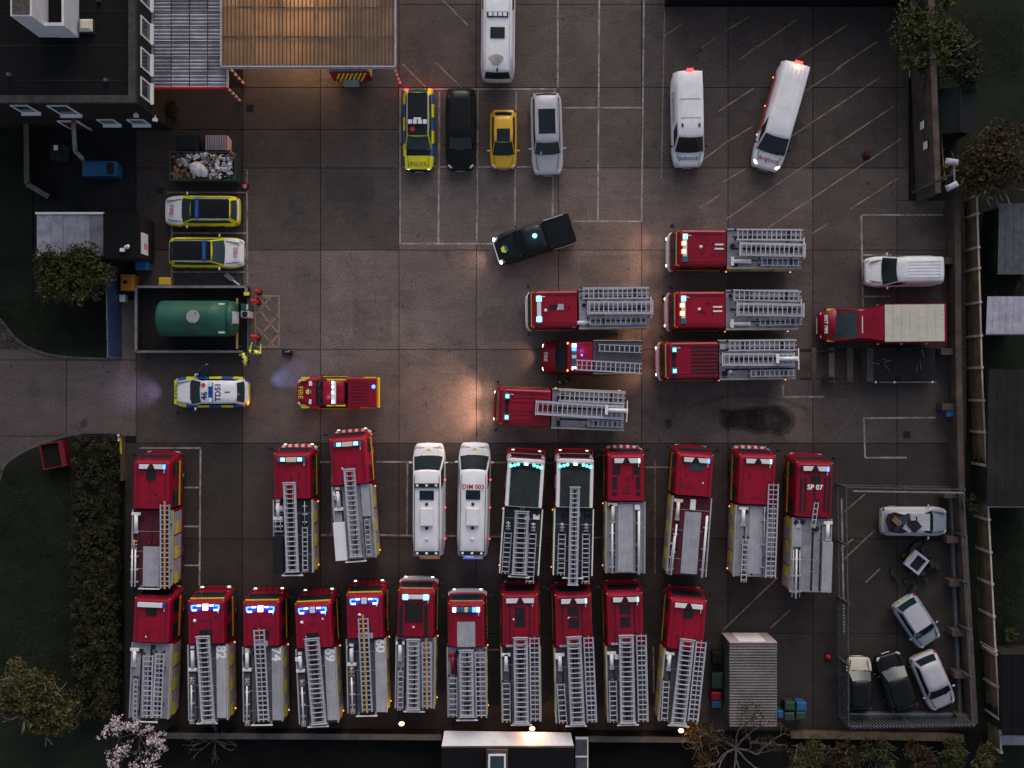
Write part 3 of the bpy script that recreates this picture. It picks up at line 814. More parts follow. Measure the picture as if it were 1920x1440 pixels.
def panel_fence(label, line_pts, ys, h=1.9, name="panel_fence", boards=5, post="post_concrete"):
    r = root(name, (0, 0, 0), 0, label, "fence")
    def X(y):
        for a, b2 in zip(line_pts[:-1], line_pts[1:]):
            if a[1] <= y <= b2[1]: return lerp(a[0], b2[0], (y - a[1]) / (b2[1] - a[1]))
        return line_pts[-1][0] if y > line_pts[-1][1] else line_pts[0][0]
    P = [G(X(y), y) for y in ys]
    for p in P: MB().box(-.08, .08, -.075, .075, 0, h + .12).build("post", post, r, loc=p)
    for p, q in zip(P[:-1], P[1:]):
        d2 = (q - p); L2 = d2.length - .14; rz = math.atan2(d2.y, d2.x)
        g = obj("panel", None, r, (p + q) / 2, rz)
        for k in range(boards):
            z0 = .12 + (h - .12) * k / boards
            MB().box(-L2/2, L2/2, -.02 + .008*(k % 2), .02 + .008*(k % 2), z0, z0 + (h-.12)/boards - .012).build("board", "timber", g)
        MB().box(-L2/2, L2/2, -.04, .05, h - .002, h + .05).build("cap_rail", post, g)
    return r
panel_fence("narrow timber trellis fence behind the tall brick wall beside the dark shed", [(1731, 100), (1737, 190), (1750, 345)], [100, 186, 263, 346], 1.7, "trellis_fence", 4, "timber")
panel_fence("timber panel fence with pale concrete posts behind the right hand wall", [(1806, 375), (1812, 570), (1815, 690), (1826, 930), (1840, 1205)],
            [377, 410, 471, 509, 571, 632, 690, 750, 808, 868, 930, 967, 1026, 1084, 1143, 1205], 1.9)
panel_fence("weathered low panel fence beside the dark roof in the lower right corner", [(1842, 1212), (1852, 1395)], [1213, 1272, 1330, 1391], 1.8, "garden_fence", 4)
A, B = G(1846, 1212), G(1925, 1218)
fw = root("cross_fence", (0, 0, 0), 0, "short pale topped fence running right from the corner of the lower right garden", "fence")
MB().bar(A, B, .08, 0, 1.5).build("panel", "timber", fw); MB().bar(A, B, .14, 1.502, 1.58).build("cap_rail", "post_concrete", fw)

# north boundary
nb = root("dark_outbuilding", (0, 0, 0), 0, "long black roofed outbuilding along the top edge of the yard", "building")
A, B = G(1246, 13), G(1692, 13)
MB().box(A.x, B.x, A.y, A.y + 6, -.03, 2.6).build("wall", "felt", nb); MB().box(A.x - .1, B.x + .1, A.y - .1, A.y + 6, 2.602, 2.75).build("roof", "felt", nb)

# floodlight mast
w = G(1788, 325, 6.0); base = Vector((w.x, w.y, 0))
fl = root("floodlight_mast", base, 0, "floodlight mast with two pale lamp heads rising by the right hand trees", "floodlight")
MB().tube([(0, 0, 0), (0, 0, 6.0)], .09, 8, .06).build("pole", "galv_dark", fl); MB().bar((.03, -.55), (.0, .55), .07, 6.0, 6.07).build("crossbar", "galv", fl)
for y, rz in ((.62, -.15), (-.72, .45)):
    hd = MB().loft([[(-.36, -.17, -.10), (.36, -.17, -.10), (.36, .17, -.10), (-.36, .17, -.10)], [(-.32, -.15, .06), (.32, -.15, .06), (.32, .15, .06), (-.32, .15, .06)], [(-.2, -.08, .13), (.2, -.08, .13), (.2, .08, .13), (-.2, .08, .13)]]).build("lamp_head", "lavender", fl, loc=(-.12, y, 6.12), rz=rz, bevel=.03)

# neighbouring sheds and roofs
def pitched(name, label, x0, x1, y0, y1, he, hr, m, ridge='y', wall="brick_dark", cat="shed", nsheet=0):
    z = (he + hr) / 2
    A, B = G(x0, y1, z), G(x1, y0, z)
    r = root(name, (A.x, A.y, 0), 0, label, cat)
    W, D = B.x - A.x, B.y - A.y
    MB().box(.15, W-.15, .15, D-.15, 0, he - .02).build("wall", wall, r)
    for k in range(1, 6):
        if ridge != 'y': MB().add([(W*k/6-.03,0,he+.02),(W*k/6+.03,0,he+.02),(W*k/6+.03,D,hr+.02),(W*k/6-.03,D,hr+.02)], [(0,1,2,3)]).build("roof_batten", m, r)
    if ridge == 'y':
        MB().add([(0,0,he),(W/2,0,hr),(W/2,D,hr),(0,D,he)], [(0,1,2,3)]).build("roof_slope", m, r)
        MB().add([(W/2,0,hr),(W,0,he),(W,D,he),(W/2,D,hr)], [(0,1,2,3)]).build("roof_slope", m, r)
        MB().add([(.15,.15,he-.02),(W-.15,.15,he-.02),(W/2,.15,hr-.03)], [(0,1,2)]).build("gable", wall, r)
        MB().add([(.15,D-.15,he-.02),(W-.15,D-.15,he-.02),(W/2,D-.15,hr-.03)], [(0,2,1)]).build("gable", wall, r)
        MB().box(W/2-.08, W/2+.08, 0, D, hr-.02, hr+.03).build("ridge_cap", m, r)
    else:
        MB().add([(0,0,he),(W,0,he),(W,D,hr),(0,D,hr)], [(0,1,2,3)]).build("roof_slope", m, r)
        MB().box(-.03, W+.03, -.06, -.002, he-.12, he+.02).build("gutter", "galv_dark", r)
        MB().add([(.15,D-.15,he-.02),(W-.15,D-.15,he-.02),(W-.15,D-.15,hr-.03),(.15,D-.15,hr-.03)], [(0,3,2,1)]).build("gable", wall, r)
    return r
pitched("garden_shed", "dark felt roofed garden shed behind the upper right trellis fence", 1762, 1832, 165, 250, 2.0, 2.6, "shed_felt")
pitched("pale_shed", "pale lavender grey shed roof under bare branches at the right edge", 1850, 1926, 556, 626, 2.1, 2.3, "lavender", ridge='x')
pitched("blue_roof_shed", "blue grey flat roofed outbuilding at the right edge above the pale shed", 1872, 1960, 382, 512, 2.3, 2.5, "galv_dark", ridge='x', cat="outbuilding")
pitched("slate_garage", "dark slate garage roof at the right edge below the pale shed", 1852, 1960, 692, 950, 2.4, 2.7, "asphalt", ridge='x', cat="garage")
pitched("felt_extension", "black flat roofed extension in the lower right corner", 1880, 1990, 1226, 1380, 2.6, 2.8, "felt", ridge='x', cat="building")
w = G(1893, 1372)
pb = root("patio_slab", (w.x + .4, w.y - .3, -.06), 0, "pale patio corner in front of the black extension in the lower right", "patio")
MB().box(-1.2, 1.8, -.5, .45, 0, .09).build("paving", "lavender", pb)

# ------------------------------------------------------------------ south side
sw = root("south_wall", (0, 0, 0), 0, "low dark wall with grey coping along the bottom edge of the yard", "wall")
A, B = G(318, 1368), G(830, 1371)
MB().bar(A, B, .25, 0, 1.1).build("wall_length", "brick_dark", sw); MB().bar(A, B, .34, 1.102, 1.17).build("coping", "kerb", sw)
A, B = G(1078, 1374), G(1340, 1376)
MB().bar(A, B, .25, 0, 1.1).build("wall_length", "brick_dark", sw); MB().bar(A, B, .34, 1.102, 1.17).build("coping", "kerb", sw)
A, B = G(1478, 1372), G(1800, 1378)
kw = root("mossy_wall", (0, 0, 0), 0, "mossy kerb wall below the scrap car compound", "wall")
MB().bar(A, B, .30, 0, .5).build("wall_length", "brick_brown", kw); MB().bar(A, B, .42, .502, .58).build("coping", "timber", kw)
for (px, py) in ((753, 1357), (998, 1366), (1277, 1370)):
    w = G(px, py, 2.3)
    nm = {753: "leftmost", 998: "middle", 1277: "rightmost"}[px]
    r = root("wall_lamp", (w.x, w.y, 0), 0, nm + " of the three glowing warm lamps along the bottom edge of the yard", "lamp", "lamps along the south wall")
    MB().tube([(0, 0, 0), (0, 0, 2.16)], .05, 8).build("pole", "galv_dark", r)
    MB().box(-.16, .16, -.10, .10, 2.162, 2.22).build("housing", "trim_dark", r)
    MB().blob((0, 0, 2.31), .17, .13, .09).build("bulb", "lamp_flood", r, smooth=True)
    point(r, (0, .05, 2.55), 70, (1, .58, .24), .12)
# white canopied lodge
lg = root("lodge", (0, 0, 0), 0, "dark roofed lodge with a long white sloping canopy at the bottom edge", "building")
z0, z1 = 2.3, 2.9
a, b2, c, d2 = G(833, 1371, z0), G(1070, 1374, z0), G(1077, 1403, z1), G(828, 1400, z1)
MB().add([a, b2, c, d2, a - Vector((0,0,.08)), b2 - Vector((0,0,.08)), c - Vector((0,0,.08)), d2 - Vector((0,0,.08))], [(0,3,2,1),(4,5,6,7),(0,1,5,4),(1,2,6,5),(2,3,7,6),(3,0,4,7)]).build("canopy_roof", "render_white", lg)
MB().box(d2.x + .1, c.x - .1, -27.5, d2.y - .05, 0, 2.7).build("wall", "brick_dark", lg)
MB().box(d2.x, c.x, -27.6, d2.y - .04, 2.84, 2.98).build("roof", "felt", lg)
MB().box(d2.x, c.x, d2.y - .04, d2.y + .03, 2.70, 2.99).build("fascia", "brick_brown", lg)
w = G(932, 1424, 3.2)
dm = MB().box(-.62, .62, -1.2, .55, 0, .30).build("dormer", "brick_brown", lg, loc=(w.x, w.y, 2.982))
f = MB(); f.box(-.5, -.40, -1.1, .35, .302, .38); f.box(.40, .5, -1.1, .35, .302, .38); f.box(-.395, .395, .25, .35, .302, .38); f.build("frame", "pvc_white", dm)
MB().box(-.395, .395, -1.1, .245, .302, .33).build("pane", "glass_pale", dm)
for x in (a.x + .3, b2.x - .3): MB().box(-.05, .05, -.05, .05, 0, 2.24).build("canopy_post", "galv_dark", lg, loc=(x, a.y - .15, 0))
w0, w1 = G(1079, 1440, 2.2), G(1101, 1386, 2.2)
ps = root("lean_to", (0, 0, 0), 0, "small grey lean-to with pale edges at the right end of the lodge", "lean-to")
MB().box(w0.x, w1.x, w0.y - 2, w1.y, 0, 2.1).build("wall", "brick_dark", ps); MB().box(w0.x, w1.x, w0.y - 2, w1.y, 2.102, 2.2).build("roof", "galv_dark", ps)
MB().box(w0.x, w1.x + .05, w1.y + .002, w1.y + .12, 2.1, 2.25).build("edge_trim", "white_trim", ps); MB().box(w0.x, w1.x, w1.y - 1.05, w1.y - .97, 2.202, 2.25).build("glazing_bar", "white_trim", ps)
MB().box(w1.x + .002, w1.x + .06, w0.y - 2, w1.y, 2.1, 2.25).build("edge_trim", "white_trim", ps)
# ------------------------------------------------------------------ fire engines
ZR = 2.85
_mesh_cache = {}
def cached(key, fn):
    if key not in _mesh_cache: _mesh_cache[key] = fn()
    return _mesh_cache[key]

def wheel(parent, x, y, r, w, side):
    def tyre():
        mb = MB(); A = [2*math.pi*i/18 for i in range(18)]
        mb.loft([[(xx, q*r*math.cos(t), q*r*math.sin(t)) for t in A] for xx, q in ((-w/2, .62), (-w/2, .92), (-w/2+.03, 1), (w/2-.03, 1), (w/2, .92), (w/2, .62))])
        return mb.mesh("tyre", "rubber", True)
    def rim():
        mb = MB(); A = [2*math.pi*i/14 for i in range(14)]
        mb.loft([[(xx, q*r*math.cos(t), q*r*math.sin(t)) for t in A] for xx, q in ((w/2-.04, .6), (w/2+.006, .58), (w/2-.03, .38), (w/2+.01, .2))])
        return mb.mesh("rim", "rim", True)
    e = obj("wheel", None, parent, (x, y, r), math.pi if side < 0 else 0)
    obj("tyre", cached(("tyre", round(r, 2), round(w, 2)), tyre), e)
    obj("rim", cached(("rim", round(r, 2), round(w, 2)), rim), e)
    return e

def outline(hw, yf, yb, rf, rb, n=4):
    """rounded plan outline, counter clockwise, same count whatever the size"""
    P = []
    for cx, cy, r, a0 in ((hw - rf, yf - rf, rf, 0), (-hw + rf, yf - rf, rf, 90), (-hw + rb, yb + rb, rb, 180), (hw - rb, yb + rb, rb, 270)):
        for k in range(n + 1):
            t = math.radians(a0 + 90 * k / n); P.append((cx + r*math.cos(t), cy + r*math.sin(t)))
    return P

class Local:
    """converts surveyed photo points to a vehicle's own axes"""
    def __init__(s, front, rear, z):
        F, R = G(*front, z), G(*rear, z)
        s.o = (F + R) / 2; s.o.z = 0; d = F - R; s.L = d.length
        s.rz = math.atan2(d.y, d.x) - math.pi / 2
    def __call__(s, px, py, z):
        w = G(px, py, z) - s.o; c, q = math.cos(-s.rz), math.sin(-s.rz)
        return Vector((w.x*c - w.y*q, w.x*q + w.y*c, z))
    def dist(s, px): return px / S

def ladder(parent, p0, p1, w, kind="std", step=.27, pole=None):
    """p0 front, p1 rear, both in the vehicle's axes"""
    d = p1 - p0; L = d.length; rz = math.atan2(d.y, d.x) - math.pi/2
    e = obj("ladder", None, parent, (p0 + p1) / 2)
    e.rotation_euler = Euler((math.asin(max(-1, min(1, d.z / L))), 0, rz))
    Lq = round(L, 1)
    def stile(t, h):
        return cached(("stile", Lq, t, h), lambda: MB().box(-t/2, t/2, -Lq/2, Lq/2, 0, h).mesh("stile", "alu"))
    sides = [(w/2, .075, .10, 0)] if kind != "wide" else [(w/2 - .03, .135, .11, 0)]
    if kind == "short": sides = [(w/2, .05, .08, 0)]
    for x, t, h, z in sides:
        for sg in (-1, 1): obj("stile", stile(t, h), e, (sg * x, 0, z))
    if kind == "wide":
        for sg in (-1, 1): obj("inner_stile", cached(("inner", Lq), lambda: MB().box(-.02, .02, -Lq*.46, Lq*.46, 0, .07).mesh("inner_stile", "alu_dull")), e, (sg * (w/2 - .16), 0, .02))
    if kind == "std" and w > .42: obj("stile", stile(.035, .06), e, (0, 0, .03))
    if pole: obj("pole", cached(("pole", Lq, pole), lambda: MB().box(-.05, .05, -Lq/2 - .12, Lq/2 + .02, 0, .08).mesh("pole", pole)), e, (0, 0, .08))
    for yy in (-Lq*.22, Lq*.30): obj("bracket", cached(("brk", round(w, 2)), lambda: MB().box(-w/2 - .03, w/2 + .03, -.02, .02, -.03, .015).mesh("bracket", "trim_dark")), e, (0, yy, 0))
    for sg in (-1, 1): obj("foot", cached(("foot",), lambda: MB().box(-.05, .05, -.06, .04, -.02, .12).mesh("foot", "trim_dark")), e, (sg * (w/2 - .01), -Lq/2, 0))
    obj("pulley", cached(("pulley",), lambda: MB().disc((0, 0), .05, .0, .05, 10).mesh("pulley", "wood_pole")), e, (0, Lq/2 - .05, .09))
    iw = round(w - .06, 2); n = max(3, int(Lq / step))
    rung = cached(("rung", iw), lambda: MB().box(-iw/2, iw/2, -.022, .022, 0, .045).mesh("rung", "alu_rung"))
    for k in range(n): obj("rung", rung, e, (0, -Lq/2 + Lq * (k + .5) / n, .035 + (.06 if kind == "wide" else 0)))
    if kind == "wide":
        for yy in (-Lq/2, Lq/2 - .06):
            obj("end_bar", cached(("endbar", iw), lambda: MB().box(-iw/2 - .1, iw/2 + .1, 0, .06, .02, .1).mesh("end_bar", "alu_rung")), e, (0, yy, .06))
    return e

def mast(parent, c, length, m="white_trim", cross='front'):
    """stowed lighting mast with its cross head"""
    e = obj("light_mast", None, parent, c)
    MB().tube([(0, -length*.42, .08), (0, length*.35, .08)], .115, 8).build("tube", m, e, smooth=True)
    yy = length*.42 if cross == 'front' else -length*.5
    MB().box(-.26, .26, yy - .09, yy + .09, 0, .14).build("cross_head", m, e, bevel=.02)
    MB().box(-.12, .12, -yy - .10, -yy + .08, 0, .12).build("base", m, e, bevel=.02)
    MB().box(-.07, .07, yy - .17, yy - .092, .02, .1).build("bracket", "trim_dark", e)
    return e

def light_bar(parent, y, z, hw, style):
    def lens(x0, x1, m, dy=0, h=.13, d=.13):
        return MB().box(x0, x1, -d + dy, d + dy, 0, h).build("lens", m, bar, bevel=.015)
    bar = MB().box(-hw, hw, -.10, .10, 0, .05).build("light_bar", "trim_dark", parent, loc=(0, y, z))
    if style == "split":
        for s in (-1, 1):
            MB().prism([(s*.22, -.13), (s*hw, -.13), (s*hw, .13), (s*.10, .13)], .052, .16).build("lens", "lens_white", bar, bevel=.01)
        MB().prism([(-.2, -.12), (.2, -.12), (.08, .12), (-.08, .12)], .052, .11).build("centre_wedge", "hatch_dark", bar)
    elif style in ("split_blue", "split_teal"):
        m = "lamp_blue" if style == "split_blue" else "lamp_teal"
        for s in (-1, 1):
            MB().prism([(s*.22, -.13), (s*hw*.86, -.13), (s*hw*.86, .13), (s*.10, .13)], .052, .16).build("lens", "lens_white", bar, bevel=.01)
        lens(hw*.87, hw, m, h=.15)
        MB().prism([(-.2, -.12), (.2, -.12), (.08, .12), (-.08, .12)], .052, .11).build("centre_wedge", "hatch_dark", bar)
    elif style == "white":
        lens(-hw, hw*.8, "lens_white", h=.16); lens(hw*.805, hw, "lens_blue", h=.16)
    elif style in ("blue", "blue_warm"):
        lens(-.15, .15, "lamp_warm" if style == "blue_warm" else "lens_cream", h=.17, d=.17)
        for s in (-1, 1):
            MB().box(s*.17 if s > 0 else -hw, hw if s > 0 else -.17, -.13, .10, .052, .13).build("lens", "lens_blue", bar)
            for x0, x1, y0, y1 in ((.24, .5, .06, .14), (.56, hw - .06, .06, .14), (hw - .07, hw + .02, -.1, .12), (hw*.62, hw - .04, -.2, -.11)):
                a, b2 = sorted((s*x0, s*x1))
                MB().box(a, b2, y0, y1, .10, .165).build("blue_flasher", "lamp_blue_hot" if x0 < .5 else "lamp_blue", bar)
        point(bar, (-.5, -.12, .40), 6, (.2, .2, 1.0), .12); point(bar, (.5, -.12, .40), 6, (.2, .2, 1.0), .12)
    elif style == "teal_lit":
        lens(-.30, .30, "lens_cream", h=.16)
        for s in (-1, 1):
            a, b2 = sorted((s*.31, s*hw)); lens(a, b2, "lens_teal", h=.15)
            a, b2 = sorted((s*.36, s*(hw - .18))); MB().box(a, b2, -.09, .12, .152, .17).build("flasher", "lamp_teal", bar)
    elif style == "teal_bar":
        lens(-hw, hw, "lens_white", h=.13, d=.12)
        for s in (-1, 1):
            a, b2 = sorted((s*hw*.55, s*hw*.92)); MB().box(a, b2, -.16, .16, .132, .16).build("flasher", "lamp_teal", bar)
    elif style == "amber":
        lens(-hw, hw, "lens_white", h=.13, d=.12)
        for x in (-.22, .25): MB().box(x - .12, x + .12, -.04, .20, .132, .17).build("flasher", "lamp_amber", bar); MB().box(x - .08, x + .08, .0, .14, .171, .19).build("bulb", "lamp_head", bar)
        for s in (-1, 1):
            a, b2 = sorted((s*hw*.62, s*hw)); MB().box(a, b2, -.15, .13, .131, .15).build("flasher", "lamp_teal" if s > 0 else "lens_teal", bar)
    elif style == "pods":
        for s, m in ((-1, "lens_teal"), (1, "lens_teal")):
            a, b2 = sorted((s*.42, s*hw)); lens(a, b2, m, h=.2, d=.17)
            a, b2 = sorted((s*.5, s*.72)); MB().box(a, b2, -.1, .1, .202, .22).build("flasher", "lamp_teal", bar)
    elif style == "green_arc":
        lens(-hw, hw, "hatch_dark", h=.06)
        for x in (-.86, -.66, -.46, .46, .66, .86):
            MB().blob((x, .20 - .28*abs(x) , .10), .10, .10, .06, nu=8, nv=4).build("flasher", "lamp_green", bar)
        MB().box(-.12, .12, .05, .18, .07, .14).build("centre_lamp", "lamp_white", bar)
    elif style == "segments":
        for k, m in enumerate(("lamp_white", "lens_teal", "lens_teal", "lens_cream", "lens_teal", "lamp_blue", "lamp_blue_hot")):
            w = 2*hw/7; lens(-hw + w*k + .01, -hw + w*(k+1) - .01, m, h=.14)
    return bar

def bumper(parent, yf, hw, style):
    mb = MB(); n = 12; pts = []
    for k in range(n + 1):
        u = -1 + 2*k/n; pts.append((u * hw, yf + .30 - .22*abs(u)**4))
    mats = {"white": ["white_trim", "white_trim"], "red": ["red", "red"], "chequer": ["red_trim", "white_trim"], "orange": ["red_trim", "red_trim"], "yellow": ["red", "red_dull"]}[style]
    for k in range(n):
        mb.cur = k % 2; a, b2 = pts[k], pts[k + 1]
        mb.prism([a, b2, (b2[0]*.97, b2[1] - .22), (a[0]*.97, a[1] - .22)], .45, .95)
    o = mb.build("bumper", mats, parent)
    for s in (-1, 1):
        MB().box(s*.78 - .16, s*.78 + .16, yf + .13, yf + .27, .60, .82).build("headlight", "lens_clear", parent, bevel=.02)
    return o

def engine(label, front, rear, cab=.40, ladders=(), masts=(), bar="split", bump="red", deck="deck_silver", roof="red", hatches=(), plates=(), domes=(), number=None,
           body_side="red", lit=0, poles=(), amber=True, windows=True, gantry=True, name="fire_engine", roof_text=None, tail=False, group="fire engines parked in the yard", plain_rear=True, top_bar=None):
    F = Local(front, rear, ZR); L = F.L; hl = L / 2
    r = root(name, F.o, F.rz, label, "fire engine", group)
    cl = L * cab; yb = hl - cl
    # cab
    rings = []
    for z, hw, df, rr in ((.48, 1.10, .22, .30), (.62, 1.14, .26, .32), (1.45, 1.15, .27, .30), (1.55, 1.14, .26, .30), (2.50, 1.08, .06, .24), (2.74, 1.06, .0, .22), (2.84, 1.02, -.06, .20), (2.88, .94, -.16, .15)):
        rings.append([(x, y, z) for x, y in outline(hw, hl + df, yb + .06, rr, .06)])
    MB().loft(rings).build("cab", roof if roof != "dark" else "white_trim", r, smooth=False, bevel=0)
    if roof == "dark":
        for s in (-1, 1): MB().box(*sorted((s*1.153, s*1.17)), yb + .1, hl - .25, .6, 2.1).build("door_panel", "red", r)
        MB().tube([(-1.12, hl - .15, 1.2), (-1.10, hl + .42, 1.2), (-.9, hl + .52, 1.2), (.9, hl + .52, 1.2), (1.10, hl + .42, 1.2), (1.12, hl - .15, 1.2)], .055, 8).build("guard_bar", "cone_red", r)
        MB().box(-.86, .86, yb + .1, hl - .2, 2.882, 2.90).build("roof_sheet", "deck_dark", r)
        for s in (-1, 1): MB().box(s*.97 - .08, s*.97 + .08, yb + .08, hl - .3, 2.884, 2.93).build("roof_rail", "white_trim", r)
        MB().box(-1.05, 1.05, hl - .12, hl + .0, 2.78, 2.90).build("front_rail", "white_trim", r)
    # windscreen and side glass
    def face(z): # front face offset at height z
        return lerp(.26, .06, (z - 1.55) / .95) + .012
    ws = MB(); rows = []
    for z in (1.62, 2.05, 2.48):
        w = lerp(1.08, 1.0, (z - 1.55) / .95)
        rows.append([(u * w * .86, hl + face(z) - .0 * u * u, z) for u in (1, .5, 0, -.5, -1)])
    ws.patch(rows).build("windscreen", "glass", r)
    MB().box(-.98, .98, hl + .045, hl + .11, 2.51, 2.58).build("sun_visor", {"yellow": "yellow_trim", "white": "wood_pole"}.get(bump, "red"), r)
    for s in (-1, 1):
        for (y0, y1) in ((hl - .95, hl - .15), (yb + .25, yb + .25 + min(.8, cl - 1.7))):
            if y1 - y0 < .2: continue
            q = MB(); rows = [[(s*(lerp(1.145, 1.085, (z - 1.55)/.95) + .012), y, z) for y in ((y0, y1) if s > 0 else (y1, y0))] for z in (1.62, 2.40)]
            q.patch(rows).build("side_window", "glass", r)
        MB().box(s*1.155 - .008, s*1.155 + .008, yb + .12, hl - .1, 1.18, 1.40).build("cab_stripe", "yellow_trim", r)
        m_ = obj("mirror", None, r, (s*1.2, hl + .1, 2.0))
        MB().bar((0, 0), (s*.22, .14), .05, .0, .05).build("arm", "trim_dark", m_); MB().box(s*.22 - .09, s*.22 + .09, .08, .2, -.35, .15).build("glass_case", "trim_dark", m_, bevel=.02)
    for s in (-1, 1):
        if roof != "dark": MB().box(s*.80 - .018, s*.80 + .018, yb + .15, hl - .55, 2.881, 2.902).build("roof_seam", "red_dull", r)
        if roof != "dark": MB().box(s*.90 - .02, s*.90 + .02, yb + .12, hl - .3, 2.870, 2.905).build("roof_bead", roof, r)
    if roof != "dark": MB().box(-.02, .02, -.22, .0, 0, .05).build("aerial", "white_trim", r, loc=(.72, hl - .50, 2.885))
    bumper(r, hl + .12, 1.16, bump)
    light_bar(r, hl - .36, 2.882 + (.02 if roof == "dark" else 0), .80, bar)
    MB().box(-.8, .8, -hl + .3, hl - .2, .42, .62).build("chassis", "trim_dark", r)
    # body
    zb = 2.62
    MB().box(-1.15, 1.15, -hl, yb - .04, .50, zb - .04).build("body", body_side, r)
    MB().box(-1.08, 1.08, -hl + .02, yb - .05, zb - .038, zb).build("deck", deck, r)
    for s in (-1, 1):
        MB().box(s*1.12 - .035, s*1.12 + .035, -hl, yb - .04, zb - .038, zb + .09).build("side_rail", "plate" if roof != "dark" else "white_trim", r)
        nb_ = 3; Lb = (yb - .04 + hl)
        for k in range(nb_):
            y0 = -hl + .12 + (Lb - .2) * k / nb_; y1 = y0 + (Lb - .2) / nb_ - .10
            MB().box(*sorted((s*1.151, s*1.165)), y0, y1, .85, 2.35).build("shutter", "shutter", r)
        MB().box(*sorted((s*1.152, s*1.172)), -hl + .05, yb - .08, 2.40, 2.54).build("yellow_band", "yellow_trim", r)
        nblk = 6
        for k in range(nblk):
            if (k % 2) == (0 if s > 0 else 1):
                y0 = -hl + Lb * k / nblk
                MB().box(*sorted((s*1.166, s*1.178)), y0 + .03, y0 + Lb/nblk - .03, 1.35, 2.0).build("marking_block", "yellow_trim", r)
    # wheels
    for y in (hl - 1.05, -hl + 1.75):
        for s in (-1, 1): wheel(r, s*.98, y, .48, .30, s)
    for p in plates:
        x0, y0, x1, y1 = p[:4]; m = p[4] if len(p) > 4 else "plate"; zz = p[5] if len(p) > 5 else .06
        c = F((x0+x1)/2, (y0+y1)/2, zb + .05); a = F(x0, y0, zb); b2 = F(x1, y1, zb)
        vert = abs(math.cos(F.rz)) > .7
        wx, wy = (abs(x1-x0), abs(y1-y0)) if vert else (abs(y1-y0), abs(x1-x0))
        wx, wy = wx / S * .96, wy / S * .96
        MB().box(-wx/2, wx/2, -wy/2, wy/2, 0, zz).build("deck_plate", m, r, loc=(c.x, c.y, zb + .002), bevel=.01)
    for p in hatches:
        x0, y0, x1, y1 = p[:4]; m = p[4] if len(p) > 4 else "hatch_dark"
        c = F((x0+x1)/2, (y0+y1)/2, 2.9)
        vert = abs(math.cos(F.rz)) > .7
        wx, wy = (abs(x1-x0), abs(y1-y0)) if vert else (abs(y1-y0), abs(x1-x0))
        wx, wy = wx / S * .955, wy / S * .955
        MB().box(-wx/2, wx/2, -wy/2, wy/2, 0, .03).build("roof_hatch" if min(wx, wy) > .3 else "roof_strip", m, r, loc=(c.x, c.y, 2.882), bevel=.008)
    for (px, py) in domes:
        c = F(px, py, 2.9); MB().blob((0, 0, .03), .10, .10, .07).build("aerial_dome", "white_trim", r, loc=(c.x, c.y, 2.882), smooth=True)
    for a in ladders:
        (x0, y0), (x1, y1), w = a[:3]; kind = a[3] if len(a) > 3 else "std"; pole = a[4] if len(a) > 4 else None
        z = 3.02 if kind == "wide" or pole else 2.94
        p0, p1 = F(x0, y0, z), F(x1, y1, z)
        if p0.y < yb - .1 and kind == "short": p0.z = p1.z = 2.80
        ladder(r, p0, p1, w, kind, pole=pole)
        d = (p1 - p0); 
        for t in (.25, .8):
            q = p0 + d * t
            if q.y < yb - .3: MB().box(-w/2 - .04, w/2 + .04, -.04, .04, 0, q.z - zb - .005).build("ladder_gantry", "galv_dark", r, loc=(q.x, q.y, zb + .002))
    for a in poles:
        (x0, y0), (x1, y1) = a[:2]; m = a[2] if len(a) > 2 else "white_trim"; rr = a[3] if len(a) > 3 else .05
        p0, p1 = F(x0, y0, 2.85), F(x1, y1, 2.85)
        MB().tube([p0, p1], rr, 8).build("stowed_pole", m, r, smooth=True)
        for t in (.2, .55, .88):
            q = p0.lerp(p1, t); MB().box(-.13, .13, -.035, .035, 0, q.z - zb - rr).build("pole_clamp", "alu", r, loc=(q.x, q.y, zb + .001))
    for a in masts:
        px, y0, y1 = a[:3]; m = a[3] if len(a) > 3 else "white_trim"; cr = a[4] if len(a) > 4 else "front"
        if abs(math.cos(F.rz)) > .7: c = F(px, (y0+y1)/2, zb + .1)
        else: c = F((y0+y1)/2, px, zb + .1)
        c.z = zb + .005
        if len(a) > 5: c.z = a[5]
        mast(r, c, abs(y1 - y0) / S * .95, m, cr)
    rg = random.Random(int(front[0]) * 7 + int(front[1])); rwin = yb - .25
    for k in range(rg.randint(2, 4)):
        x, y = rg.choice((-.85, -.6, .2, .75) if not number else (-.95, -.45)) + rg.uniform(-.1, .1), rwin - rg.uniform(0, .45)
        if rg.random() < .5: MB().disc((x, y), rg.uniform(.09, .16), zb + .001, zb + rg.uniform(.08, .16), 14).build("hose_reel", "hatch_dark", r)
        else:
            w_, d_ = rg.uniform(.08, .2), rg.uniform(.08, .18); MB().box(x - w_, x + w_, y - d_, y + d_, zb + .001, zb + rg.uniform(.06, .2)).build("deck_box", rg.choice(("hatch_dark", "plate", "white_trim", "trim_dark")), r)
    for x in (-.62 + rg.uniform(-.08, .05), .02 + rg.uniform(-.1, .1), .60 + rg.uniform(-.05, .1)):
        MB().box(x - rg.uniform(.03, .07), x + rg.uniform(.03, .07), -hl + .08, yb - rg.uniform(.1, .7), zb + .0005, zb + .004).build("deck_channel", "hatch_dark", r)
    for k in range(3):
        y = lerp(-hl + .3, yb - .4, (k + rg.uniform(.2, .8)) / 3); MB().box(-1.06, 1.06, y - .015, y + .015, zb + .0045, zb + .012).build("deck_seam", "alu_dull", r)
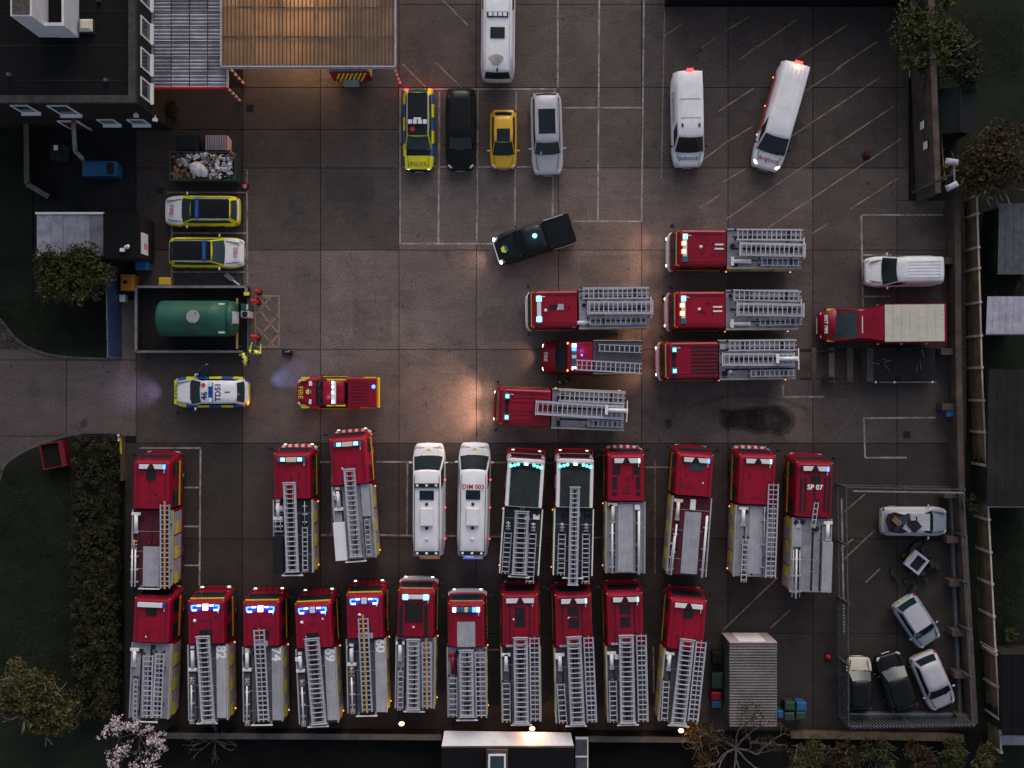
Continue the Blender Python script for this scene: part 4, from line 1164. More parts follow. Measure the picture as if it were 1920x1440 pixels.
    if roof != "dark":
        y = lerp(yb + .3, hl - .8, rg.random()); MB().box(-.86, .86, y - .012, y + .012, 2.8805, 2.888).build("roof_joint", "red_dull", r)
        for k in range(rg.randint(0, 2)): x, y = rg.uniform(-.5, .5), rg.uniform(yb + .3, hl - 1.0); MB().box(x - .05, x + .05, y - rg.uniform(.1, .3), y + .1, 2.8885, 2.90).build("roof_scuff", "deck_maroon", r)
    for k in range(rg.randint(1, 3)):
        x, y = rg.uniform(-.6, .6), rg.uniform(yb + .3, hl - .9); MB().disc((x, y), rg.uniform(.04, .08), 2.881, 2.91, 10).build("roof_fitting", rg.choice(("hatch_dark", "red_dull", "white_trim")), r)
    if gantry:
        g = obj("rear_gantry", None, r, (0, -hl - .10, 2.95))
        MB().box(-.62, .62, -.03, .03, 0, .06).build("cross_bar", "white_trim", g)
        for s in (-.5, .5): MB().box(s - .03, s + .03, -.02, .14, -.5, -.002).build("upright", "galv", g)
    for s in (-1, 1):
        MB().box(s*.95 - .1, s*.95 + .1, -hl - .06, -hl - .002, .9, 1.25).build("tail_light", "lamp_red" if tail else "lens_red", r)
    if amber:
        for s in (-1, 1):
            for y in (yb - .3, -hl + .2): MB().box(s*1.19 - .02, s*1.19 + .02, y - .03, y + .03, 1.05, 1.10).build("marker_lamp", "lamp_amber" if lit or tail else "lens_amber", r)
            MB().box(s*1.0 - .04, s*1.0 + .04, hl - .06, hl + .02, 2.74, 2.79).build("roof_marker", "lens_amber", r)
    if number:
        txt, px, py, sz, rot = number; c = F(px, py, zb + .08)
        lettering(txt, sz, "lettering_white", r, (c.x, c.y, zb + .075), rot, bold=.03)
    if roof_text:
        txt, px, py, sz = roof_text; c = F(px, py, 2.9); lettering(txt, sz, "lettering_white", r, (c.x, c.y, 2.915), 0, bold=.03)
    if lit:
        for s in (-1, 1):
            MB().box(s*.80 - .07, s*.80 + .07, hl + .40, hl + .43, .68, .78).build("headlight_lens", "lamp_head", r)
            spot(r, (s*.78, hl + .48, .95), (0, 1, -.16), lit, (1, .58, .36), 100, 1.0); spot(r, (s*.78, hl + .48, .95), (0, 1, -.6), lit * .10, (1, .56, .32), 150, 1.0)
    return r, F

ENG = [
 dict(label="red fire engine at the top of the right hand group with amber lit roof bar", front=(1272,465), rear=(1503,466), cab=.395, bar="amber", bump="white", lit=190,
      ladders=[((1378,440),(1506,441),.58),((1385,467),(1510,470),.70,"wide"),((1424,490),(1503,491),.42,"short")], masts=[(490,1370,1409,"white_trim","front")],
      hatches=[(1340,457,1357,460,"white_trim"),(1340,465,1357,468,"white_trim")], domes=[(1314,463)]),
 dict(label="red fire engine in the middle of the right hand column with amber lit roof bar", front=(1269,581), rear=(1498,580), cab=.40, bar="amber", bump="white", lit=190,
      ladders=[((1372,553),(1502,556),.55),((1380,580),(1507,582),.68,"wide"),((1422,604),(1505,602),.36,"short")], masts=[(607,1370,1408)],
      hatches=[(1337,574,1354,577,"white_trim"),(1337,582,1354,585,"white_trim")], domes=[(1311,580)]),
 dict(label="red fire engine with black grooved cab roof beside the red box lorry", front=(1252,676), rear=(1493,673), cab=.40, bar="pods", bump="white", lit=190,
      ladders=[((1363,648),(1494,647),.55),((1352,674),(1490,674),.66,"wide"),((1405,700),(1492,699),.34,"short")], masts=[(673,1450,1492,"white_trim","front",3.22)],
      hatches=[(1296,y,1347,y+3) for y in (649,656,663,670,677,684,691,697)]),
 dict(label="red fire engine with teal roof bar at the upper left of the central group", front=(999,580), rear=(1217,577), cab=.39, bar="teal_bar", bump="white", lit=0,
      ladders=[((1090,550),(1217,549),.60),((1101,577),(1224,577),.68,"wide"),((1103,602),(1216,600),.40,"short")], masts=[(605,1073,1106)],
      hatches=[(1046,570,1057,581,"plate"),(1030,571,1045,580)], domes=[(1023,582)], plates=[(1086,565,1100,612,"plate",.05)]),
 dict(label="long red fire engine with ladder overhanging its cab, bottom of the central group", front=(939,762), rear=(1172,771), cab=.405, bar="pods", bump="red", lit=650,
      ladders=[((1045,741),(1173,747),.60),((1003,764),(1170,774),.75,"wide"),((1100,793),(1170,796),.34,"short")], masts=[(769,1132,1176,"white_trim","front",3.24)],
      hatches=[(961,y,1030,y+1,"red_dull") for y in (738,746,754,770,778,786)]),
 dict(label="red fire engine with maroon deck and single long ladder beside the hedge", front=(285,863), rear=(281,1100), cab=.39, bar="split_blue", bump="red", deck="deck_maroon", body_side="red",
      ladders=[((310,944),(310,1102),.50,"std","wood_pole")], masts=[(255,960,1000)], poles=[((248,1030),(247,1100)),((254,1030),(253,1100)),((251,1012),(251,1030),"wood_pole")],
      plates=[(268,1025,299,1100,"plate",.05),(277,1015,281,1020,"red",.04),(287,1015,291,1020,"red",.04)], hatches=[(274,881,292,900)], amber=False),
 dict(label="red fire engine with black deck box and bright white lamps, second in upper row", front=(547,850), rear=(549,1075), cab=.385, bar="teal_lit", bump="chequer", deck="deck_dark", body_side="red", lit=34,
      ladders=[((543,903),(549,1073),.66,"wide"),((571,985),(572,1074),.28,"short")], masts=[(521,938,972,"white_trim","rear")], plates=[(513,1005,532,1074,"hatch_dark",.25)],
      poles=[((517,972),(517,1000),"alu",.02),((526,972),(526,1000),"alu",.02),((571,940),(571,985),"alu",.025)]),
 dict(label="red fire engine parked furthest forward in the upper row with a white deck locker", front=(651,821), rear=(668,1049), cab=.39, bar="teal_lit", bump="chequer", deck="deck_silver", body_side="red", lit=34,
      ladders=[((655,878),(668,1044),.60,"wide"),((687,970),(692,1045),.28,"short")], masts=[(634,915,955,"white_trim","rear")],
      plates=[(628,979,650,1050,"white",.3),(678,907,694,968,"plate",.08)]),
 dict(label="black roofed fire engine with broad central ladder, left one of the matching pair", front=(987,862), rear=(973,1078), cab=.42, bar="green_arc", bump="orange", deck="deck_dark", roof="dark", body_side="red", lit=10,
      ladders=[((979,957),(973,1078),.75,"wide"),((953,995),(947,1077),.40,"short"),((999,998),(993,1094),.42,"short")], poles=[((979,912),(977,956),"alu",.03),((984,912),(982,956),"alu",.03),((953,978),(953,994),"alu",.04),((1000,980),(1000,997),"alu",.04)]),
 dict(label="black roofed fire engine with narrow central ladder, right one of the matching pair", front=(1079,862), rear=(1074,1080), cab=.42, bar="green_arc", bump="orange", deck="deck_dark", roof="dark", body_side="red", lit=10,
      ladders=[((1078,912),(1074,1097),.50,"wide"),((1054,998),(1052,1079),.40,"short"),((1099,998),(1098,1095),.40,"short")], poles=[((1054,980),(1054,997),"alu",.04),((1099,981),(1099,998),"alu",.04)]),
 dict(label="red fire engine without ladder, pale deck and dark triangular roof panels, upper row", front=(1174,852), rear=(1173,1076), cab=.395, bar="split_teal", bump="chequer", tail=True, gantry=False,
      poles=[((1148,982),(1148,1075)),((1198,958),(1198,1077),"white_trim",.07)], masts=[(1149,943,981,"lens_cream")], plates=[(1159,945,1187,1072,"plate",.04)],
      hatches=[(1150,873,1163,889),(1187,873,1200,889),(1149,894,1157,917),(1192,894,1200,917),(1149,923,1157,929),(1192,923,1200,929),(1168,910,1183,925,"red_dull")]),
 dict(label="red fire engine with maroon deck, pale roof hatch and stowed poles, upper row", front=(1305,851), rear=(1288,1080), cab=.35, bar="split_blue", bump="red", deck="deck_maroon", gantry=False, tail=False,
      poles=[((1269,983),(1258,1078)),((1264,1005),(1254,1078),"alu",.03),((1326,967),(1316,1083),"white_trim",.07)], masts=[(1271,935,976,"lens_cream")],
      plates=[(1280,960,1311,1076,"plate",.05),(1294,936,1304,956,"white_trim",.12)], hatches=[(1294,867,1319,883,"glass_pale")]),
 dict(label="red fire engine with one ladder overhanging its right side, upper row", front=(1421,853), rear=(1413,1083), cab=.41, bar="split_teal", bump="chequer", tail=True, gantry=False,
      ladders=[((1450,905),(1444,1083),.55),((1399,1008),(1395,1092),.30,"short")], masts=[(1394,950,986)], plates=[(1404,950,1430,1076,"plate",.04)], poles=[((1434,950),(1431,1080),"alu",.03)]),
 dict(label="red fire engine lettered SP 07 on its roof, right end of upper row", front=(1528,867), rear=(1520,1112), cab=.425, bar="split_blue", bump="red", gantry=False,
      ladders=[((1531,938),(1524,990),.22,"short")], poles=[((1488,1032),(1485,1120),"alu",.03),((1494,1030),(1492,1122),"white_trim",.05),((1500,1032),(1499,1120),"alu",.03)], masts=[(1552,977,1015)],
      plates=[(1540,1016,1559,1110,"plate",.2),(1485,975,1503,1025,"plate",.1)], hatches=[(1521,892,1539,906),(1500,896,1504,960),(1508,896,1512,960),(1545,896,1549,960),(1553,896,1557,960),(1527,907,1529,945)],
      roof_text=("SP 07", 1528, 914, .40)),
 dict(label="red fire engine with two pale ladders in the lower left corner, plain white roof bar", front=(286,1122), rear=(277,1349), cab=.37, bar="white", bump="red",
      ladders=[((279,1226),(276,1345),.50),((301,1222),(295,1345),.48),((254,1270),(252,1352),.20,"short")], masts=[(252,1215,1250)], hatches=[(274,1139,294,1155)]),
 dict(label="blue lit fire engine marked 82, broad ladder, second from left in lower row", front=(386,1126), rear=(389,1352), cab=.365, bar="blue_warm", bump="yellow", number=("82", 414, 1223, .78, -math.pi/2), deck="deck_grey",
      ladders=[((381,1192),(391,1353),.72,"wide")], masts=[(361,1213,1256,"white_trim","rear")], plates=[(406,1212,424,1346,"plate",.07)], poles=[((359,1270),(359,1284),"wood_pole"),((359,1284),(359,1350)),((359,1350),(359,1358),"wood_pole")],
      domes=[(365,1164)], hatches=[(374,1180,397,1206),(378,1161,388,1166,"red_dull")], lit=34),
 dict(label="blue lit fire engine marked 74, narrow ladder, third from left in lower row", front=(489,1129), rear=(492,1355), cab=.37, bar="blue_warm", bump="yellow", number=("74", 518, 1227, .78, -math.pi/2), deck="deck_grey",
      ladders=[((486,1178),(495,1352),.58,"std")], masts=[(463,1218,1256,"white_trim","rear")], plates=[(510,1215,527,1350,"plate",.07)], poles=[((463,1272),(463,1286),"wood_pole"),((463,1286),(463,1352)),((463,1352),(463,1361),"wood_pole")],
      domes=[(468,1146)], hatches=[(496,1182,503,1200),(476,1202,502,1212,"plate")], lit=34),
 dict(label="blue lit fire engine marked 69, broad ladder, fourth from left in lower row", front=(586,1131), rear=(597,1358), cab=.375, bar="blue", bump="yellow", number=("69", 618, 1228, .78, -math.pi/2), deck="deck_grey",
      ladders=[((585,1195),(599,1358),.78,"wide")], masts=[(563,1225,1258,"white_trim","rear")], plates=[(611,1218,633,1350,"plate",.07)], poles=[((566,1275),(566,1288),"wood_pole"),((566,1288),(569,1352)),((569,1352),(569,1363),"wood_pole")],
      domes=[(566,1167)], hatches=[(575,1186,598,1212),(578,1165,590,1170,"red_dull")], lit=34),
 dict(label="blue lit fire engine marked 60, ladder with wooden pole, fifth from left in lower row", front=(683,1114), rear=(688,1338), cab=.375, bar="blue", bump="yellow", number=("60", 713, 1211, .78, -math.pi/2), deck="deck_grey",
      ladders=[((681,1155),(689,1335),.54,"std","wood_pole")], masts=[(659,1210,1246,"white_trim","rear")], plates=[(704,1200,725,1335,"plate",.07)], poles=[((659,1250),(659,1270),"wood_pole"),((659,1270),(661,1330)),((661,1330),(661,1339),"wood_pole")],
      domes=[(674,1153)], hatches=[(671,1187,699,1197,"plate"),(690,1170,695,1186)], lit=34),
 dict(label="red fire engine with big black roof panel and white bumper, lower row", front=(780,1107), rear=(777,1330), cab=.395, bar="teal_bar", bump="white",
      ladders=[((775,1198),(775,1330),.68,"wide"),((800,1200),(801,1328),.50,"std","wood_pole"),((751,1255),(750,1332),.28,"short")], masts=[(750,1203,1240)],
      hatches=[(759,1130,793,1167),(748,1135,755,1192),(795,1135,802,1192)], lit=26),
 dict(label="red fire engine with pale grey roof panel, lower row above the white lodge canopy", front=(874,1131), rear=(876,1346), cab=.385, bar="segments", bump="white",
      ladders=[((874,1217),(876,1345),.74,"wide"),((900,1219),(903,1345),.58),((849,1268),(849,1345),.46,"short")], masts=[(849,1225,1264,"red")], hatches=[(857,1166,891,1213,"plate")], lit=20),
 dict(label="red fire engine with one long dark roof window, lower row right of centre", front=(975,1114), rear=(978,1355), cab=.41, bar="split", bump="red", deck="deck_grey",
      ladders=[((976,1193),(978,1357),.76,"wide"),((1002,1192),(1004,1352),.52),((949,1278),(950,1355),.42,"short")], masts=[(949,1225,1258)], hatches=[(966,1139,985,1175),(955,1132,957,1208),(992,1132,994,1208),(949,1209,993,1213,"plate")]),
 dict(label="red fire engine with two square roof windows, third from right in lower row", front=(1074,1115), rear=(1080,1357), cab=.41, bar="split_teal", bump="red", deck="deck_grey",
      ladders=[((1076,1193),(1083,1357),.76,"wide"),((1103,1192),(1110,1353),.52),((1051,1280),(1056,1357),.42,"short")], masts=[(1050,1225,1258)], hatches=[(1064,1138,1084,1154),(1066,1158,1086,1177),(1054,1132,1056,1210),(1091,1132,1093,1210),(1049,1209,1092,1213,"plate")]),
 dict(label="red fire engine with two square roof windows, second from right in lower row", front=(1171,1112), rear=(1177,1355), cab=.41, bar="split_teal", bump="red", deck="deck_grey",
      ladders=[((1174,1190),(1177,1355),.78,"wide"),((1202,1188),(1206,1352),.54),((1149,1275),(1151,1355),.40,"short")], masts=[(1147,1222,1255)], hatches=[(1162,1134,1182,1151),(1163,1157,1182,1175),(1152,1128,1154,1206),(1189,1128,1191,1206),(1146,1205,1189,1209,"plate")]),
 dict(label="red fire engine with single square roof hatch at the right end of the lower row", front=(1292,1124), rear=(1272,1357), cab=.41, bar="split", bump="red", deck="deck_grey",
      ladders=[((1289,1198),(1271,1358),.76,"wide"),((1315,1200),(1299,1352),.55),((1250,1275),(1246,1352),.34,"short")], masts=[(1255,1222,1258)], hatches=[(1281,1143,1300,1159)]),
]
for e in ENG: engine(**e)
# engine sheltering under the glowing canopy: only its chevron rear shows
rr_, F_ = engine("red fire engine under the glowing canopy showing its yellow striped rear", (648, -105), (652, 132), cab=.4, bar="split", bump="red", gantry=False, amber=False)
hl_ = F_.L / 2
for k in range(9):
    x0 = -1.1 + k * .25
    for s in ((0,)):
        MB().add([(x0, -hl_-.03, .6), (x0+.12, -hl_-.03, .6), (x0+.62, -hl_-.03, 2.4), (x0+.50, -hl_-.03, 2.4)], [(0,1,2,3)]).build("chevron", "hivis", rr_) if x0 + .62 < 1.14 else None
MB().box(-.55, .35, -hl_-.32, -hl_-.04, .5, 1.0).build("rear_step", "plate", rr_)

# small van based fire engine
def small_engine():
    F = Local((1016, 669), (1203, 670), 2.0); L = F.L; hl = L / 2
    r = root("fire_engine", F.o, F.rz, "small van based red fire engine with bonnet lettered FIRE in central group", "fire engine", "fire engines parked in the yard")
    st = [(hl, .66, .72), (hl - .1, .82, .95), (hl - .35, .90, 1.15), (hl - .85, .94, 1.32)]
    rings = []
    for y, w, z in st + [(hl - 1.3, .95, 1.36), (hl - 2.9, .96, 1.36)]:
        rings.append([(-w, y, .4), (w, y, .4), (w*1.0, y, z - .25), (w*.9, y, z - .04), (0, y, z), (-w*.9, y, z - .04), (-w, y, z - .25)])
    MB().loft(rings).build("cab", "red", r, smooth=True)
    y0, y1, y2 = hl - .80, hl - 1.42, hl - 2.95
    top = [[(x*.92, y0 - .10*abs(x), 1.30) for x in (-1, -.5, 0, .5, 1)], [(x*.84, y1 - .08*abs(x), 2.15) for x in (-1, -.5, 0, .5, 1)]]
    q = MB(); q.patch([[(p[0]*.96, p[1] + .02, p[2]) for p in top[0]], [(p[0]*.96, p[1] + .03, p[2]) for p in top[1]]]); q.build("windscreen", "glass", r)
    MB().loft([[(-.93, y0 - .1, 1.3), (.93, y0 - .1, 1.3), (.96, y2, 1.3), (-.96, y2, 1.3)], [(-.84, y1 - .08, 2.15), (.84, y1 - .08, 2.15), (.92, y2, 2.2), (-.92, y2, 2.2)], [(-.70, y1 - .2, 2.24), (.70, y1 - .2, 2.24), (.86, y2, 2.42), (-.86, y2, 2.42)]]).build("cab_roof", "red", r)
    light_bar(r, y1 - .45, 2.26, .78, "segments")
    for s in (-1, 1): MB().blob((s*.66, hl - .14, .84), .14, .09, .08).build("headlight", "lamp_head", r, smooth=True); wheel(r, s*.86, hl - .9, .36, .22, s); wheel(r, s*.9, -hl + 1.2, .36, .24, s)
    for s in (-1, 1): MB().blob((s*.8, y1 - .08, 2.2), .07, .05, .04).build("marker_lamp", "lamp_amber", r)
    MB().box(-.98, .98, -hl, y2 - .02, .5, 2.36).build("body", "red", r); MB().box(-.9, .9, -hl + .03, y2 - .04, 2.362, 2.39).build("deck", "deck_grey", r)
    for s in (-1, 1):
        MB().box(*sorted((s*.982, s*1.0)), -hl + .1, y2 - .1, 2.1, 2.28).build("yellow_band", "yellow_trim", r); MB().box(*sorted((s*.982, s*1.0)), -hl + .15, y2 - .15, .9, 2.0).build("shutter", "shutter", r)
        MB().box(*sorted((s*.93, s*.98)), -hl, y2 - .02, 2.362, 2.46).build("side_rail", "plate", r)
    ladder(r, F(1078, 684, 2.62), F(1203, 691, 2.62), .55, "std"); ladder(r, F(1120, 652, 2.5), F(1203, 655, 2.5), .38, "short")
    MB().box(-.04, .04, -.25, .25, 0, .14).build("ladder_gantry", "galv_dark", r, loc=(F(1150, 688, 2.5).x, F(1150, 688, 2.5).y, 2.40))
    c = F(1023, 669, 1.2); o = lettering("FIRE", .30, "lettering_white", r, (c.x, c.y, 1.20), math.pi, bold=.02); o.rotation_euler = Euler((.30, 0, math.pi))
    spot(r, (0, hl + .1, .8), (0, 1, -.5), 50, (1, .62, .4), 100)
    MB().blob((.1, y1 - .9, 2.36), .06, .06, .06).build("beacon", "lamp_blue", r)
    point(r, (.35, y1 - .8, 2.7), 6, (.35, .2, 1.0), .05)
small_engine()
# ------------------------------------------------------------------ cars and vans
TYPES = {  # height, belt, bonnet front z, cowl, windscreen top, roof end, rear glass end, roof half width factor
 "estate": (1.48, .92, .70, .26, .40, .90, .97, .70), "hatch": (1.46, .92, .70, .25, .41, .86, .955, .72), "suv": (1.68, 1.02, .78, .25, .37, .92, .975, .74),
 "mini": (1.48, .92, .72, .23, .42, .84, .94, .68), "pickup": (1.78, 1.08, .85, .26, .36, .60, .63, .76), "van": (2.0, 1.12, .85, .155, .29, .975, .995, .80),
 "smallvan": (1.85, 1.05, .80, .22, .37, .965, .99, .80), "bigvan": (2.65, 1.25, .95, .12, .235, .98, .995, .82),
}
def car(label, front, rear, W, kind="hatch", paint="black_paint", name="parked_car", cat="car", group="cars in the yard", livery=None, bonnet=None, roof=None, sunroof=None, lights="off",
        rear_lights="off", roof_rails=None, glass="glass", rear_glass=True, side_glass=True, ribs=0, stripe=None, mirrors=True, beams=0, beam_rgb=(1, .9, .8), top_z=None):
    H, belt, z0, tc, tw, tr, tg, rwf = TYPES[kind]
    F = Local(front, rear, .7); L = F.L; hl = L / 2; hw = W / 2
    r = root(name, F.o, F.rz, label, cat, group)
    Y = lambda t: hl - t * L
    ts = [0, .018, .05, .10, .17, tc if tc > .19 else .22, .32, .40, .48, .56, .64, .72, .80, .87, .93, .975, 1.0]
    ts = sorted(set(round(t, 3) for t in ts))
    mats = [paint] + list(livery or []) + ([bonnet] if bonnet else [])
    bi = len(mats) - 1
    rings = []
    def wf(t):
        a = min(1, .74 + .26 * (t / .12) ** .6) if t < .12 else 1
        b2 = min(1, .80 + .20 * ((1 - t) / .10) ** .6) if t > .90 else 1
        return a * b2
    def deck(t):
        if t < tc: return lerp(z0, belt, (t / tc) ** .55)
        if t > tg and kind not in ("van", "bigvan", "smallvan", "pickup"): return lerp(belt, belt - .1, (t - tg) / max(.001, 1 - tg))
        return belt
    for t in ts:
        w = hw * wf(t); y = Y(t); d = deck(t)
        rings.append([(0, y, .22), (w*.86, y, .22), (w*.98, y, .40), (w, y, .58), (w*.985, y, d - .16), (w*.93, y, d - .05), (w*.80, y, d), (w*.45, y, d + .02), (0, y, d + .03),
                      (-w*.45, y, d + .02), (-w*.80, y, d), (-w*.93, y, d - .05), (-w*.985, y, d - .16), (-w, y, .58), (-w*.98, y, .40), (-w*.86, y, .22)])
    mb = MB(); n = 16
    for k in range(len(rings) - 1):
        for i in range(n):
            tm = (ts[k] + ts[k+1]) / 2
            side = i in (2, 3, 4, 5, 10, 11, 12, 13)
            mb.cur = 0
            if livery and side: mb.cur = 1 + ((k // 2 + (1 if i > 8 else 0)) % len(livery)) if len(livery) > 1 else 1
            if bonnet and i in (5, 6, 7, 8, 9, 10) and tm < tc: mb.cur = bi
            if livery and kind in ("estate",) and tm < .03: mb.cur = bi if bonnet else 0
            mb.add([rings[k][i], rings[k][(i+1) % n], rings[k+1][(i+1) % n], rings[k+1][i]], [(3, 2, 1, 0)])
    mb.cur = bi if bonnet else 0
    mb.add(rings[0], [tuple(range(n))]); mb.cur = 1 if livery else 0
    mb.add(rings[-1], [tuple(range(n - 1, -1, -1))])
    me = mb.mesh("body", mats, True)
    bm = bmesh.new(); bm.from_mesh(me); bmesh.ops.remove_doubles(bm, verts=bm.verts, dist=1e-5); bmesh.ops.recalc_face_normals(bm, faces=bm.faces); bm.to_mesh(me); bm.free()
    body = obj("body", me, r)
    md = body.modifiers.new("subsurf", 'SUBSURF'); md.levels = md.render_levels = 1
    # cabin
    rb, rw = hw * .86, hw * rwf
    if kind in ("van", "bigvan", "smallvan"): rb = hw * .95
    bow = .10
    def edge(y, w, m, s): return [(u * w, y + s * bow * (1 - u*u), m) for u in (1, .5, 0, -.5, -1)]
    base_f, top_f = edge(Y(tc), rb*.97, belt, 1), edge(Y(tw), rw*.96, H - .06, .7)
    base_r, top_r = edge(Y(tg), rb*.95, belt, -.5), edge(Y(tr), rw*.94, H - .07, -.4)
    def sidepts(a, b2, bul): return [tuple(lerp(a[i], b2[i], t) + (bul * (1 if a[0] > 0 else -1) * math.sin(math.pi*t) if i == 0 else 0) for i in range(3)) for t in (.25, .5, .75)]
    def ring(f, b2, bul):
        left = sidepts(f[-1], b2[-1], bul); right = sidepts(b2[0], f[0], bul)
        return f + left + list(reversed(b2)) + right
    R0, R1 = ring(base_f, base_r, .02), ring(top_f, top_r, .03)
    cy = (Y(tw) + Y(tr)) / 2
    R2 = [(p[0]*.90, cy + (p[1]-cy)*.95, H) for p in R1]
    R3 = [(p[0]*.45, cy + (p[1]-cy)*.6, H + .03) for p in R1]
    MB().loft([[(p[0], p[1], p[2] - .08) for p in R0], R0, R1, R2, R3]).build("cabin", paint if not livery else (stripe or paint), r, smooth=True)
    def grid(a, b2, u0, u1, v0, v1, off, nu=5):
        rows = []
        for v in (v0, (v0+v1)/2, v1):
            row = []
            for k in range(nu):
                u = lerp(u0, u1, k/(nu-1)) * (len(a) - 1); i = min(int(u), len(a) - 2); f = u - i
                p = [lerp(a[i][j], a[i+1][j], f) for j in range(3)]; q = [lerp(b2[i][j], b2[i+1][j], f) for j in range(3)]
                w = [lerp(p[j], q[j], v) for j in range(3)]
                row.append((w[0] + off[0], w[1] + off[1], w[2] + off[2]))
            rows.append(row)
        return rows
    MB().patch(grid(base_f, top_f, .03, .97, .03, .97, (0, .012, .014))).build("windscreen", glass, r, smooth=True)
    if rear_glass: MB().patch(grid(base_r[::-1], top_r[::-1], .08, .92, .10, .92, (0, -.014, .014))).build("rear_window", glass, r, smooth=True)
    if side_glass:
        lim = (.05, .93) if kind not in ("van", "bigvan", "smallvan") else (.03, .24)
        for s in (0, 1):
            a = [R0[4], *R0[5:8], R0[8]] if s == 0 else [R0[-4 + 0] if False else base_r[0], *R0[-3:], base_f[0]]
            b2 = [R1[4], *R1[5:8], R1[8]] if s == 0 else [top_r[0], *R1[-3:], top_f[0]]
            u = lim if s == 0 else (1 - lim[1], 1 - lim[0])
            MB().patch(grid(a, b2, u[0], u[1], .10, .88, (-.014 if s == 0 else .014, 0, .004))).build("side_window", glass, r)
    if roof:
        MB().patch([[(u*rw*.88, lerp(Y(tw) + .02, Y(tr) - .01, v), H + .042 - .022*abs(u)**3) for u in (1, .5, 0, -.5, -1)] for v in (0, .5, 1)]).build("roof_panel", roof, r)
    if sunroof:
        a, b2 = sunroof
        MB().box(-rw*.70, rw*.70, Y(b2), Y(a), H + .026, H + .045).build("sunroof", "glass", r, bevel=.015)
    if roof_rails:
        for s in (-1, 1): MB().tube([(s*rw*.93, Y(tw + .02), H), (s*rw*.95, Y((tw+tr)/2), H + .03), (s*rw*.92, Y(tr - .01), H)], .028, 6).build("roof_rail", roof_rails, r)
    for k in range(ribs):
        x = lerp(-rw*.62, rw*.62, k / max(1, ribs - 1)); MB().box(x - .02, x + .02, Y(tr - .05), Y(tw + .12), H + .012, H + .045).build("roof_rib", paint, r)
    # lamps, plates, wheels, mirrors
    for s in (-1, 1):
        zz = deck(.035)
        MB().blob((s*hw*.70, Y(.040), zz - .03), .17, .085, .055, s * -.75).build("headlight", "lamp_head" if lights == "on" else "lens_clear", r, smooth=True)
        MB().blob((s*hw*.83, Y(.968), belt - .10), .09, .07, .09).build("tail_light", "lamp_red" if rear_lights == "on" else "lens_red", r, smooth=True)
        for t in (.185, .80): wheel(r, s*(hw - .12), Y(t), .33 if kind != "mini" else .29, .21, s)
        if mirrors:
            MB().blob((s*(hw + .07), Y(tc + .055), belt + .06), .11, .06, .07).build("door_mirror", paint if kind != "van" else "trim_dark", r, smooth=True)
    MB().box(-.26, .26, hl - .02, hl + .012, .36, .47).build("number_plate", "white_trim", r); MB().box(-.26, .26, -hl - .012, -hl + .02, .55, .66).build("number_plate", "yellow_trim", r)
    MB().box(-hw*.6, hw*.6, hl - .05, hl + .004, .48, .60).build("grille", "trim_dark", r)
    for s in (-.45, .25): MB().bar((s, Y(tc) + .07), (s + .42, Y(tc) + .03), .025, belt + .045, belt + .065).build("wiper", "trim_dark", r)
    if kind not in ("bigvan",):
        for s in (-1, 1): MB().bar((s*hw*.60, Y(.045)), (s*hw*.72, Y(tc - .02)), .014, deck(.1) + .0, belt + .026).build("bonnet_gap", "trim_dark", r)
    if beams:
        for s in (-1, 1): spot(r, (s*hw*.7, hl + .06, .65), (0, 1, -.35), beams, beam_rgb, 80)
    r["H"] = 0; del r["H"]
    return r, F, Y, H, belt

hood = lambda r, txt, y, z, size, m, tilt=.10: setattr(lettering(txt, size, m, r, (0, y, z)), "rotation_euler", Euler((tilt, 0, math.pi)))

# police estate top left of the bays (faces down)
r, F, Y, H, bt = car("police estate car with yellow bonnet and black roof below the glowing canopy", (785,321), (785,165), 1.88, "estate", "navy_paint", "police_car", "police car", "police cars",
    livery=["hivis", "police_blue"], lights="on", rear_lights="on", roof="navy_paint", roof_rails="alu", stripe="hivis", glass="glass_pale")
MB().patch([[(u*.80, Y(t), lerp(.80, .935, (t-.02)/.155) + .025 - .02*abs(u)) for u in (1, .5, 0, -.5, -1)] for t in (.02, .09, .175)]).build("bonnet_panel", "hivis", r)
hood(r, "POLICE", Y(.075), .925, .30, "lettering_navy", .12)
b = MB().box(-.55, .55, -.15, .15, 0, .05).build("light_bar", "trim_dark", r, loc=(0, Y(.55), H + .04))
for x in (-.44, -.15, .15, .44): MB().box(x-.12, x+.12, -.13, .13, .052, .14).build("lens", "lens_white", b, bevel=.02)
MB().box(-.22, .22, -.26, -.16, .0, .09).build("lens", "lens_white", b)
MB().disc((.30, Y(.47)), .14, H + .035, H + .045, 20).build("roof_disc", "cone_red", r)
point(r, (-.7, Y(1.03), .75), 10, (1, .05, .04), .08); point(r, (.7, Y(1.03), .75), 10, (1, .05, .04), .08)
car("black hatchback parked between the police estate and the small yellow car", (864,319), (864,166), 1.82, "suv", "black_paint", glass="glass")
car("small bright yellow car in the row of bays below the canopy", (944,316), (944,206), 1.64, "mini", "yellow_paint", sunroof=(.405, .63))
car("silver grey sports utility car with long black sunroof at the end of the bay row", (1027,328), (1023,175), 1.92, "suv", "silver_paint", sunroof=(.46, .76), roof_rails="silver_paint")
